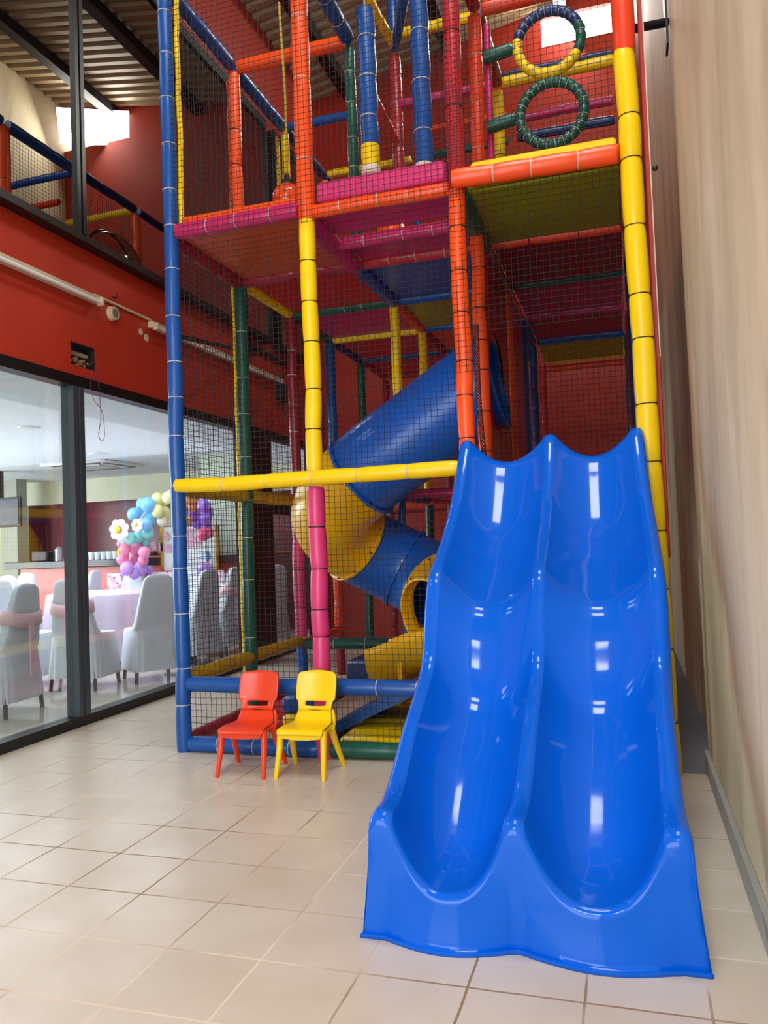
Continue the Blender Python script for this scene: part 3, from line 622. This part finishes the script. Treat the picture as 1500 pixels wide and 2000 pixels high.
bx(2, 0, 1, 0.52, 'green', 0.06, W_, 0.4); bx(2, 1, 2, 2.06, 'magenta', 0.05); bx(3, 1, 2, 2.06, 'red', 0.05); bx(4, 0, 1, 2.06, 'orange_red'); bx(5, 0, 2, 2.06, 'maroon')
bx(2, 0, 1, 0.065, 'red', 0.055)
# --- beams along Y
def by(i, j0, j1, z, c, r=0.055, tie=None, seg=0.34): return padded((X[i], Y[j0] + 0.05, z), (X[i], Y[j1] - 0.05, z), c, r, seg, tie)
by(0, 0, 1, 4.08, 'maroon', 0.066); by(0, 1, 2, 4.1, 'yellow', 0.055); by(0, 2, 3, 4.1, 'green'); by(0, 3, 4, 4.1, 'navy'); by(0, 4, 5, 4.1, 'red')
by(1, 0, 1, 4.06, 'magenta', 0.075, B, 0.5); by(1, 1, 2, 4.08, 'blue', 0.065); by(1, 2, 3, 4.1, 'orange_red'); by(1, 3, 4, 4.1, 'maroon')
by(2, 0, 1, 4.06, 'green', 0.07); by(2, 1, 2, 4.06, 'maroon', 0.06); by(2, 2, 3, 4.08, 'orange_red'); by(2, 3, 4, 4.08, 'navy')
by(3, 0, 1, 4.08, 'maroon', 0.05); by(3, 1, 2, 4.08, 'navy', 0.045)
by(0, 0, 1, 2.06, 'mustard', 0.062); by(0, 1, 2, 2.06, 'mustard', 0.062); by(0, 2, 3, 2.06, 'maroon')
by(0, 0, 1, 0.56, 'mustard', 0.062); by(0, 1, 2, 0.56, 'mustard', 0.06); by(0, 2, 3, 0.52, 'orange_red')
by(0, 0, 1, 0.07, 'maroon', 0.06); by(0, 1, 2, 0.07, 'maroon', 0.06)
by(1, 2, 3, 2.06, 'blue'); by(2, 0, 1, 2.0, 'orange_red'); by(3, 0, 1, 2.0, 'navy', 0.05)
by(0, 0, 1, 6.18, 'blue', 0.062); by(0, 1, 2, 6.18, 'blue', 0.062); by(0, 2, 3, 6.18, 'navy', 0.055); by(0, 3, 4, 6.18, 'navy', 0.05)
by(1, 0, 1, 6.18, 'blue', 0.07, W_, 0.3); by(2, 1, 2, 6.18, 'maroon', 0.066); by(2, 0, 1, 6.18, 'maroon', 0.06)
# --- top level beams
bx(1, 0, 1, 6.18, 'orange', 0.062, W_, 0.5); bx(2, 0, 1, 6.18, 'blue', 0.045); bx(3, 0, 1, 6.18, 'yellow', 0.045); bx(1, 2, 3, 6.18, 'orange_red', 0.06)
padded((X[1], 6.02, 6.22), (X[2], 6.02, 6.22), 'blue', 0.07, 0.4)
bx(2, 1, 2, 6.18, 'magenta', 0.055); bx(2, 1, 2, 6.93, 'yellow', 0.06); bx(2, 2, 3, 6.18, 'yellow', 0.058); bx(2, 2, 3, 6.26, 'navy', 0.03)
bx(3, 1, 2, 6.5, 'orange_red', 0.045); bx(3, 1, 2, 6.18, 'green', 0.045); bx(3, 2, 3, 6.2, 'navy', 0.052); bx(3, 2, 3, 6.42, 'magenta', 0.05)
padded((-2.1, Y[2], 6.8), (-2.14, 7.05, 6.85), 'yellow', 0.05, 0.3); padded((-2.1, Y[2], 6.78), (-1.8, 7.2, 6.9), 'blue', 0.05, 0.3)
padded((-2.1, Y[2], 5.75), (-2.16, 6.95, 5.95), 'orange_red', 0.04, 0.4)
# --- decks
def deck(i, j, c, z=4.12, y0=None, y1=None, th=0.05, top=0.02):
    ya = Y[j] + 0.06 if y0 is None else y0; yb = Y[j + 1] - 0.06 if y1 is None else y1
    o = MB().box(X[i] + 0.06, X[i + 1] - 0.06, ya, yb, z - th / 2, z + th / 2, 0.012).build('deck_panel', V[c], PF); o['label'] = CN[c] + ' vinyl deck panel'; return o
deck(0, 0, 'tan'); deck(0, 1, 'brightred'); deck(0, 2, 'magenta'); deck(0, 3, 'red'); deck(0, 4, 'red')
deck(1, 0, 'magenta', y1=5.93); deck(1, 0, 'magenta', 4.13, y0=6.12); deck(1, 1, 'blue'); deck(1, 2, 'olive'); deck(1, 3, 'orange_red'); deck(1, 4, 'navy')
deck(2, 0, 'olive', 4.1); deck(2, 1, 'maroon', 4.1); deck(2, 2, 'magenta'); deck(2, 3, 'maroon'); deck(2, 4, 'olive', 4.08)
deck(2, 0, 'blue', 2.0, y0=5.62); deck(2, 1, 'red', 2.0)
# edge pads lying along the front of the top deck
def pad(x0, x1, y0, y1, z0, z1, c, rot=None):
    o = MB().box(x0, x1, y0, y1, z0, z1, 0.02, rot).build('edge_pad', V[c], PF); o['label'] = CN[c] + ' edge pad on the top deck'
pad(X[0] + 0.1, X[1] - 0.08, Y[0] - 0.02, Y[0] + 0.1, 4.17, 4.24, 'orange')
pad(X[1] + 0.1, X[2] - 0.07, Y[0] - 0.05, Y[0] + 0.12, 4.15, 4.3, 'pink')
pad(X[2] + 0.1, X[3] - 0.08, Y[0] - 0.02, Y[0] + 0.12, 4.17, 4.26, 'yellow')
# wall panels on the frame: the red one carries the tube slide's mouth
mb = MB(); cy, cz, R = 7.0, 2.98, 0.42; y0, y1, z0, z1 = 6.24, 7.8, 2.05, 4.05; n = 48
inner = []; outer = []
for k in range(n):
    a = 2 * PI * k / n; c_, s_ = math.cos(a), math.sin(a); inner.append((cy + R * c_, cz + R * s_))
    tt = min(((y1 - cy) / c_ if c_ > 1e-6 else (y0 - cy) / c_ if c_ < -1e-6 else 1e9), ((z1 - cz) / s_ if s_ > 1e-6 else (z0 - cz) / s_ if s_ < -1e-6 else 1e9)); outer.append((cy + tt * c_, cz + tt * s_))
for xx in (X[2] - 0.02, X[2] + 0.0): mb.grid([[(xx, *p) for p in inner], [(xx, *p) for p in outer]], True)
o = mb.build('slide_panel', V['brightred'], PF, False); o['label'] = 'red panel holding the tube slide'
o = MB().box(X[2] - 0.01, X[2] + 0.02, 7.9, 8.95, 0.1, 4.05, 0.01).build('side_panel', V['magenta'], PF); o['label'] = 'magenta side panel'
o = MB().box(X[3] + 0.1, X[3] + 0.135, Y[0] + 0.08, Y[1], 1.4, 5.6, 0.006).build('side_panel', REDWALL, PF); o['label'] = 'red side panel beside the beige wall'
o = MB().box(X[3] + 0.13, X[3] + 0.138, Y[0] + 0.075, Y[0] + 0.085, 2.75, 5.6, 0.002).build('foam_edge', FOAM, PF)
for i, (y, c) in enumerate(((Y[2], 'red'), (Y[3], 'maroon'))):
    pass
# clear dome set in the left side of the top level
o = MB().box(X[0] - 0.01, X[0] + 0.01, Y[2] + 0.1, Y[3] - 0.1, 4.2, 4.32).build('dome_panel', V['maroon'], PF)
rows = []
for i in range(9):
    t_ = PI / 2 * i / 8; rows.append([(X[0] - 0.36 * math.sin(t_), (Y[2] + Y[3]) / 2 + 0.49 * math.cos(t_) * math.cos(2 * PI * k / 32), 5.15 + 0.49 * math.cos(t_) * math.sin(2 * PI * k / 32)) for k in range(32)])
MB().grid(rows, True).build('dome_window', DOME, PF)
MB().torus((X[0], (Y[2] + Y[3]) / 2, 5.15), (1, 0, 0), 0.5, 0.02).build('dome_ring', GREYFRAME, PF)
# steel braces
MB().tube([(X[0], Y[0] + 0.03, 3.3), (XL, 9.9, 4.3)], 0.022, 8).build('steel_brace', STEEL, PF)
o = MB().tube([(X[3] + 0.06, 5.7, 5.12), (XR, 5.84, 5.2)], 0.03, 10); o.box(XR - 0.015, XR, 5.76, 5.92, 5.0, 5.42); o.build('wall_brace', STEEL, PF)
MB().sphere((X[3] + 0.16, Y[0], 4.0), 0.02, 10, 8).build('bolt_head', STEEL, PF)
# floor mats inside the frame
def mat_(x0, x1, y0, y1, z0, z1, c, rot=None):
    o = MB().box(x0, x1, y0, y1, z0, z1, 0.02, rot).build('floor_mat', V[c], PF); o['label'] = CN[c] + ' floor mat'
mat_(X[1] + 0.08, X[2] - 0.08, Y[0] + 0.1, Y[0] + 0.62, 0.02, 0.13, 'yellow'); mat_(X[1] + 0.08, X[2] - 0.08, Y[0] + 0.63, Y[1] + 0.5, 0.02, 0.15, 'mustard')
mat_(X[0] + 0.1, -2.85, Y[0] + 0.7, Y[2] - 0.1, 0.02, 0.1, 'red')
mat_(X[1] - 0.5, X[1] + 0.5, Y[2] - 0.5, Y[2] + 0.5, 0.24, 0.42, 'navy')
# blue foam ramp
o = MB().prism([(-2.4, 0.02), (-2.38, 0.1), (-1.66, 0.47), (-1.5, 0.47), (-1.5, 0.15), (-1.64, 0.15), (-1.64, 0.38)], 1, 5.85, 6.6).build('foam_ramp', V['blue'], PF); o['label'] = 'blue foam ramp'
o = MB().box(-2.75, -2.5, 5.9, 6.4, 0.02, 0.2, 0.02).build('foam_step', V['yellow'], PF); o['label'] = 'yellow foam step'
o = MB().box(-2.78, -2.45, 5.95, 6.45, 0.2, 0.34, 0.03).build('foam_step', V['blue'], PF); o['label'] = 'blue foam step'
# rings stacked in the top right bay, held by green arms
for cz_, segs in ((5.745, (('navy', 25, 165), ('yellow', 165, 330), ('green', 330, 385))), (5.13, (('green', 0, 360),))):
    for c, a0, a1 in segs:
        C0 = Vector((-0.43, Y[1] - 0.02, cz_)); pts = []; rr = []; k = max(3, int((a1 - a0) / 14))
        for q in range(k * 4 + 1):
            a = math.radians(a0 + (a1 - a0) * q / (k * 4)); pts.append(C0 + Vector((math.cos(a), 0, math.sin(a))) * 0.265); rr.append(0.044 if q % 4 else 0.037)
        o = MB().tube(pts, rr, 12, a1 - a0 < 360).build('padded_ring', V[c], PF); o['label'] = CN[c] + ' padded ring section'
        for q in range(1, k):
            if a1 - a0 < 100 and q % 2: continue
            a = math.radians(a0 + (a1 - a0) * q / k); 
            MB().torus(C0 + Vector((math.cos(a), 0, math.sin(a))) * 0.265, (-math.sin(a), 0, math.cos(a)), 0.042, 0.0028, 14, 5).build('thread_binding', TIE['white'], o)
    padded((X[2] + 0.06, Y[1] - 0.02, cz_ - 0.02), (-0.73, Y[1] - 0.02, cz_ + 0.02), 'green', 0.055, 0.3)
# --- netting: real cords
def net(org, u, v, lu, lv, cell=0.0435, r=0.0021, amp=0.008, seed=0):
    org = Vector(org); u = Vector(u); v = Vector(v); nrm = u.cross(v)
    def P(a, b):
        q = Vector((a * 2.3 + seed, b * 2.3, seed * 1.7)); e = min(1, 6 * min(a / lu, 1 - a / lu, b / lv, 1 - b / lv) + 0.15)
        return org + u * (a + amp * e * noise.noise(q)) + v * (b + amp * e * noise.noise(q + Vector((9, 3, 1)))) + nrm * (2.0 * amp * e * noise.noise(q * 0.6 + Vector((4, 4, 4))))
    mb = MB(); nu = int(lu / cell); nv = int(lv / cell)
    for i in range(nu + 1):
        a = lu * i / nu; k = max(2, int(lv / 0.16)); mb.tube([P(a, lv * q / k) for q in range(k + 1)], r, 3, False)
    for j in range(nv + 1):
        b = lv * j / nv; k = max(2, int(lu / 0.16)); mb.tube([P(lu * q / k, b) for q in range(k + 1)], r, 3, False)
    o = mb.build('net_panel', NET, PF, False); o['label'] = 'black net panel'
sd = 0
for i in (0, 1):
    for z0, z1 in ((0.12, 0.46), (0.58, 2.02), (2.12, 4.0)):
        sd += 1; net((X[i] + 0.05, Y[0] + 0.02, z0), (1, 0, 0), (0, 0, 1), 1.08, z1 - z0, seed=sd)
net((X[0] + 0.07, Y[0] - 0.08, 4.0), (1, 0, 0), (0, 0, 1), X[2] - X[0] - 0.02, 2.6, seed=30)
net((X[2] + 0.05, Y[0] + 0.03, 3.05), (1, 0, 0), (0, 0, 1), 1.06, 1.03, seed=31)
net((X[2] + 0.05, Y[0] + 0.03, 4.24), (1, 0, 0), (0, 0, 1), 1.06, 2.3, seed=32)
net((X[2] - 0.075, Y[0] - 0.07, 2.75), (1, 0, 0), (0, 0, 1), 0.15, 3.6, seed=33, amp=0.012)
for j in (0, 1, 2):
    for z0, z1 in ((0.62, 2.0), (2.12, 4.03), (4.2, 6.1)):
        sd += 1; net((X[0], Y[j] + 0.05, z0), (0, 1, 0), (0, 0, 1), 1.08, z1 - z0, seed=sd)
net((X[2] + 0.05, Y[1] + 0.05, 2.12), (1, 0, 0), (0, 0, 1), 1.1, 1.9, seed=50)
net((X[1] + 0.05, Y[1] + 0.02, 4.24), (1, 0, 0), (0, 0, 1), 1.06, 1.85, seed=51)
# gathered net ropes beside the orange post
rows = crom([(X[2] + 0.09, Y[0] + 0.02, 3.1), (X[2] + 0.08, Y[0] + 0.05, 2.6), (X[2] + 0.1, Y[0] + 0.08, 2.1)], 30)
mb = MB()
for ph in range(5): mb.tube([p + Vector((0.018 * math.cos(i * 0.9 + ph * 1.25), 0.018 * math.sin(i * 0.9 + ph * 1.25), 0)) for i, p in enumerate(rows)], 0.0035, 4)
o = mb.build('gathered_net', NET, PF); o['label'] = 'bundled net hanging beside the orange post'

pset(REST.build('cable_tie', [TIE['white'], TIE['black']], PF), kind='stuff')
# hanging rolls, ball
for x, zb, lb, cap in ((-1.876, 4.66, 'blue hanging foam roll with a yellow lower end', 1), (-1.42, 4.6, 'blue hanging foam roll with a torn open lower end', 0)):
    t = thing('hanging_roll', lb, 'punch roll', (x, 6.1, zb), 'foam rolls hanging over the top deck')
    z0 = zb + (0.2 if cap else 0.0)
    k = 24; pts = [(x + 0.004 * math.sin(i), 6.1, z0 + (6.02 - z0) * i / k) for i in range(k + 1)]; rr = [0.076 * (0.93 if i in (5, 12, 19) else 1.0) for i in range(k + 1)]
    MB().tube(pts, rr, 20).build('roll_cover', V['blue'], t)
    if cap: MB().tube([(x, 6.1, zb + 0.02), (x, 6.1, zb + 0.1), (x, 6.1, z0)], [0.072, 0.078, 0.077], 20).build('yellow_end', V['yellow'], t)
    MB().lathe((x, 6.1, zb - 0.045), [(0.04, 0.08), (0.035, 0.01), (0.05, -0.01), (0.075, 0.0), (0.085, 0.03), (0.075, 0.07)], 20).build('foam_end', FOAM, t)
    MB().tube([(x, 6.1, zb - 0.02), (x, 6.1, zb + 0.06)], 0.038, 14).build('dark_core_plug', BLACKP, t)  # solid black plug, its colour stands in for the shade inside the roll
    MB().tube([(x, 6.1, 6.02), (x, 6.05, 6.16)], 0.008, 6).build('cord', TIE['white'], t)
    for i in (5, 12, 19): MB().torus(pts[i], (0, 0, 1), 0.073, 0.005, 20, 6).build('binding', TIE['white'], t)
P = at(562, 388, 6.3)
t = thing('hanging_ball', 'shiny orange ball hanging on a yellow rope above the left deck', 'ball', (P.x, P.y, P.z - 0.135))
MB().sphere(P, 0.135, 26, 18).build('ball_shell', plain('orange_ball_plastic', 'F2521A', 0.25, 0.4), t)
MB().lathe((P.x, P.y, P.z + 0.12), [(0.06, 0), (0.06, 0.03), (0.03, 0.05), (0.02, 0.1), (0, 0.1)], 18).build('ball_cap', BLACKP, t)
MB().tube([(P.x, P.y, P.z + 0.24), (P.x + 0.01, P.y, P.z + 0.9), (P.x, P.y - 0.05, P.z + 1.75)], 0.012, 8).build('rope', V['mustard'], t)
one('orange_foam_cone', MB().lathe((-1.85, 6.55, 4.145), [(0, 0), (0.2, 0), (0.12, 0.2), (0.03, 0.32), (0, 0.33)], 18), V['orange'], 'orange foam cone standing on the top deck between the hanging rolls', 'foam cone')

# ================================================================ TUBE SLIDE
TS = thing('tube_slide', 'blue and yellow enclosed spiral tube slide inside the play frame', 'slide', (-2.3, 7.1, 0.15))
RT = 0.40
ctrl = [(-1.04, 7.0, 2.97), (-1.22, 7.0, 2.93), (-1.72, 7.0, 2.62), (-2.28, 7.0, 2.26), (-2.66, 7.12, 1.98), (-2.78, 7.42, 1.74), (-2.58, 7.74, 1.52), (-2.22, 7.9, 1.3), (-1.88, 7.8, 1.12), (-1.66, 7.5, 0.98), (-1.64, 7.22, 0.9), (-1.76, 7.04, 0.84)]
cl = crom(ctrl, 12); per = 12
def seg(i0, i1, mat, name='tube_section'):
    rr = [RT] * (i1 - i0 + 1); return MB().tube(cl[i0:i1 + 1], rr, 40, False).build(name, mat, TS, solid=0.02, angle=60)
def flange(i, mat, par):
    d = (cl[min(i + 1, len(cl) - 1)] - cl[max(i - 1, 0)]).normalized(); a = d.orthogonal().normalized(); b = d.cross(a)
    rows = []
    for rad, off in ((RT - 0.005, -0.012), (RT + 0.035, -0.012), (RT + 0.035, 0.012), (RT - 0.005, 0.012)):
        rows.append([cl[i] + d * off + (a * math.cos(2 * PI * k / 40) + b * math.sin(2 * PI * k / 40)) * rad for k in range(40)])
    f = MB().grid(rows, True).build('flange', mat, par, angle=30)
    for k in range(10):
        t_ = 2 * PI * k / 10; p = cl[i] + (a * math.cos(t_) + b * math.sin(t_)) * (RT + 0.02); MB().tube([p - d * 0.022, p + d * 0.022], 0.009, 6).build('bolt', STEEL, TS)
sA = seg(0, 38, TUBE_B); sB = seg(38, 68, TUBE_Y); sC = seg(68, 84, TUBE_B); sD = seg(84, 101, TUBE_B); sE = seg(101, len(cl) - 1, TUBE_Y)
flange(0, TUBE_B, sA); flange(38, TUBE_B, sA); flange(68, TUBE_Y, sB); flange(84, TUBE_B, sC); flange(101, TUBE_Y, sE)
e = cl[-1]; d = (cl[-1] - cl[-3]).normalized()
# run-out trough under the mouth
rows = []
for xx_, zz_, rr_ in ((-1.5, 0.84, 0.39), (-1.75, 0.80, 0.38), (-2.0, 0.72, 0.37), (-2.22, 0.64, 0.36), (-2.26, 0.63, 0.38)):
    rows.append([(xx_, 6.98 + rr_ * math.cos(a), zz_ + rr_ * math.sin(a)) for a in [PI + PI * q / 20 for q in range(21)]])
MB().grid(rows).build('exit_trough', TUBE_Y, TS, solid=0.02, angle=60)
MB().box(-1.98, -1.94, 6.66, 7.3, 0.15, 0.62, 0.01).build('support_stand', TUBE_Y, TS)
MB().tube([(-1.6, 7.0, 0.5), (-1.6, 7.0, 0.15)], 0.05, 10).build('support_post', STEEL, TS)

# ================================================================ DOUBLE SLIDE
DS = thing('double_slide', 'glossy blue two-lane wavy slide coming down to the tiled floor', 'slide', (-0.47, 3.0, 0))
zr_tab = [(5.40, 2.285), (5.36, 2.23), (5.28, 2.12), (5.15, 1.97), (5.0, 1.81), (4.75, 1.62), (4.5, 1.48), (4.34, 1.40), (4.25, 1.30), (4.21, 1.15), (4.17, 1.03), (4.08, 0.915), (3.92, 0.82), (3.7, 0.715), (3.48, 0.59), (3.32, 0.51), (3.2, 0.49), (3.0, 0.49)]
dep = [(5.62, 0.15), (5.4, 0.16), (5.0, 0.19), (4.5, 0.2), (4.2, 0.2), (4.0, 0.2), (3.7, 0.22), (3.4, 0.245), (3.1, 0.28), (3.0, 0.28)]
pw = [(5.62, 2.0), (4.5, 2.2), (3.6, 2.5), (3.0, 2.8)]
xl = [(5.62, -1.035), (5.2, -1.045), (4.75, -1.05), (4.3, -1.045), (4.1, -1.04), (3.7, -1.035), (3.3, -1.02), (3.0, -1.0)]
xr = [(5.62, 0.09), (5.2, 0.10), (4.75, 0.13), (4.3, 0.14), (4.0, 0.125), (3.7, 0.12), (3.3, 0.125), (3.0, 0.14)]
def sm(tab, y, h=0.045):
    return sum(interp(tab, y + h * k) * g for k, g in ((-2, 1), (-1, 4), (0, 6), (1, 4), (2, 1))) / 16
NC = 26; L = NC + 2; YM = 3.2; YS = [5.40 - (5.40 - YM) * i / 130 for i in range(131)]
def cross(y):
    """cross-section of both lanes at depth y"""
    zt = sm(zr_tab, y); d = sm(dep, y, 0.1); p = sm(pw, y, 0.1); a = sm(xl, y, 0.1); b = sm(xr, y, 0.1); c = -0.465; ho = interp([(3.05, 0.05), (3.6, 0.03)], y); hi = interp([(3.05, 0.034), (3.6, 0.028)], y); fx = 0.03 * interp([(3.1, 1), (3.6, 0)], y)
    fl = min(zt, interp([(3.15, zt), (3.7, 0.14), (5.62, 0.13)], y))
    out = [(a - 0.045 - fx, zt - fl), (a - 0.043, zt - 0.08 - 0.3 * max(0, fl - 0.2)), (a - 0.036, zt - 0.03), (a - 0.02, zt - 0.006), (a, zt)]
    for l0, l1, ha, hb in ((a, c, ho, hi), (c, b, hi, ho)):
        for k in range(NC + 1):
            t = k / NC; g = 0.5 - 0.5 * math.cos(PI * t); x = l0 + ha + (l1 - l0 - ha - hb) * g; q = 2 * g - 1
            out.append((x, zt - 0.008 - d * (1 - abs(q) ** p)))
        out.append((l1, zt))
    return out + [(b + 0.02, zt - 0.006), (b + 0.036, zt - 0.03), (b + 0.043, zt - 0.08 - 0.3 * max(0, fl - 0.2)), (b + 0.045 + fx, zt - fl)]
def lanef(j):
    """0 on the rails, 1 at a lane's centre"""
    q = j - 5
    if q < 0 or q >= 2 * L - 1: return 0.0
    k = q % L; return math.sin(PI * (0.5 - 0.5 * math.cos(PI * k / NC))) if k <= NC else 0.0
rows = [[(x, y, z) for x, z in cross(y)] for y in YS]
nn = len(rows[0]); LF = [lanef(j) for j in range(nn)]
def RR(j): return 0.034 + 0.02 * (1 - LF[j]) ** 2                   # roll-over radius: broad on rails, tight at lane centres
yface = [3.03 - 0.045 * LF[j] ** 2 for j in range(nn)]
for q in range(1, 7):
    row = []
    for j in range(nn):
        y = YM + (yface[j] + RR(j) - YM) * q / 6; x, z = cross(y)[j]; row.append((x, y, z))
    rows.append(row)
rim = rows[-1]
for q in range(1, 9):
    a = PI / 2 * q / 8; rows.append([(x, y - RR(j) * math.sin(a), max(0.0, z - RR(j) * (1 - math.cos(a)))) for j, (x, y, z) in enumerate(rim)])
base = rows[-1]
for q in range(1, 11):
    f = q / 10; row = []
    for j, (x, y, z) in enumerate(base):
        nz = math.exp(-((x + 0.465) / 0.03) ** 2)
        row.append((x + (0.03 * f * (x + 0.465) / 0.6 if 0 < j < nn - 1 else 0), y + (3.03 - 0.065 * LF[j] + 0.012 * nz * f - y) * f ** 1.5, z * (1 - f) + 0.014 * f))
    rows.append(row)
bot = rows[-1]; rows.append([(x + 0.008 * (1 if x > -0.46 else -1) * (abs(x + 0.465) > 0.55), y - 0.02, 0.012) for x, y, z in bot]); rows.append([(x, y, 0.0) for x, y, z in rows[-1]])
MB().grid(rows).build('slide_shell', SLIDE, DS, solid=0.012, angle=75)
# top lip resting on the deck edge
MB().box(-0.95, 0.03, 5.38, 5.68, 2.04, 2.09, 0.01).build('top_lip', SLIDE, DS)

# ================================================================ CHILDREN'S CHAIRS
def kid_chair(mat, x, y, rz, label):
    t = thing('child_chair', label, 'chair', (x, y, 0), "children's plastic chairs", rz); ORG[t.name] = Vector((0, 0, 0))
    # shell: seat profile, front = -Y
    sp = [(-0.165, 0.285, 0.165), (-0.165, 0.312, 0.168), (-0.15, 0.322, 0.168), (-0.08, 0.318, 0.165), (0.0, 0.312, 0.158), (0.06, 0.312, 0.15), (0.1, 0.322, 0.135), (0.125, 0.35, 0.125), (0.14, 0.395, 0.122)]
    seat = []
    for (yy, zz, hw) in sp:
        seat.append([(hw * s, yy - (0.012 * s * s if yy < -0.1 else 0), zz + 0.012 * s * s * (1 if yy > -0.12 else 0)) for s in [k / 8 - 1 for k in range(17)]])
    MB().grid(seat).build('seat', mat, t, solid=0.012, angle=60, sub=1)
    MB().prism([(-0.155, 0.29), (0.155, 0.29), (0.14, 0.265), (0.05, 0.255), (-0.05, 0.255), (-0.14, 0.265)], 1, -0.16, -0.145).build('apron', mat, t)
    # backrest with a slot
    bk = []; zs = [0.395, 0.415, 0.425, 0.435, 0.455, 0.468, 0.475, 0.5, 0.55, 0.6, 0.635, 0.655]
    hws = [0.122, 0.124, 0.125, 0.126, 0.13, 0.14, 0.148, 0.15, 0.152, 0.15, 0.146, 0.13]
    cols = [-1, -0.92, -0.78, -0.62, -0.58, -0.3, 0, 0.3, 0.58, 0.62, 0.78, 0.92, 1]
    for zz, hw in zip(zs, hws):
        yb = 0.14 + (zz - 0.395) * 0.28
        bk.append([(hw * s, yb - 0.03 * s * s + 0.012, zz + (0.012 * (1 - s * s) if zz > 0.62 else 0) + (-0.012 * (1 - min(1, abs(s) / 0.6) ** 2) if 0.42 < zz < 0.45 else 0)) for s in cols])
    mb = MB(); n = len(cols); vs = [p for r in bk for p in r]; fs = []
    for i in range(len(bk) - 1):
        for k in range(n - 1):
            if 2 <= i <= 3 and 3 <= k <= 8: continue
            fs.append((i * n + k, i * n + k + 1, (i + 1) * n + k + 1, (i + 1) * n + k))
    mb.add(vs, fs); mb.build('backrest', mat, t, solid=0.014, angle=60)
    MB().tube([(-0.122, 0.15, 0.4), (-0.135, 0.145, 0.36), (-0.15, 0.11, 0.3)], 0.012, 8).tube([(0.122, 0.15, 0.4), (0.135, 0.145, 0.36), (0.15, 0.11, 0.3)], 0.012, 8).build('side_rib', mat, t)
    for s in (-1, 1):
        MB().tube([(s * 0.158, -0.125, 0.315), (s * 0.16, -0.14, 0.2), (s * 0.172, -0.19, 0.008), (s * 0.172, -0.19, 0.0)], [0.024, 0.022, 0.015, 0.013], 12).build('leg', mat, t)
        MB().tube([(s * 0.155, 0.03, 0.3), (s * 0.165, 0.09, 0.18), (s * 0.185, 0.185, 0.008), (s * 0.185, 0.186, 0.0)], [0.026, 0.022, 0.017, 0.015], 12).build('leg', mat, t)
        MB().tube([(s * 0.152, -0.14, 0.3), (s * 0.152, 0.09, 0.3)], 0.016, 8).build('seat_rail', mat, t)
    return t
kid_chair(CH_R, -2.61, 5.07, math.radians(3), 'small orange-red plastic child chair standing left of the yellow one')
kid_chair(CH_Y, -2.18, 5.11, math.radians(1), 'small yellow plastic child chair standing right of the orange-red one')
for (x, y, lb) in ((-0.72, 2.55, 'tiny dark speck of litter on the tiles before the slide, right one'), (-1.25, 2.6, 'tiny dark speck of litter on the tiles before the slide, left one')):
    pass
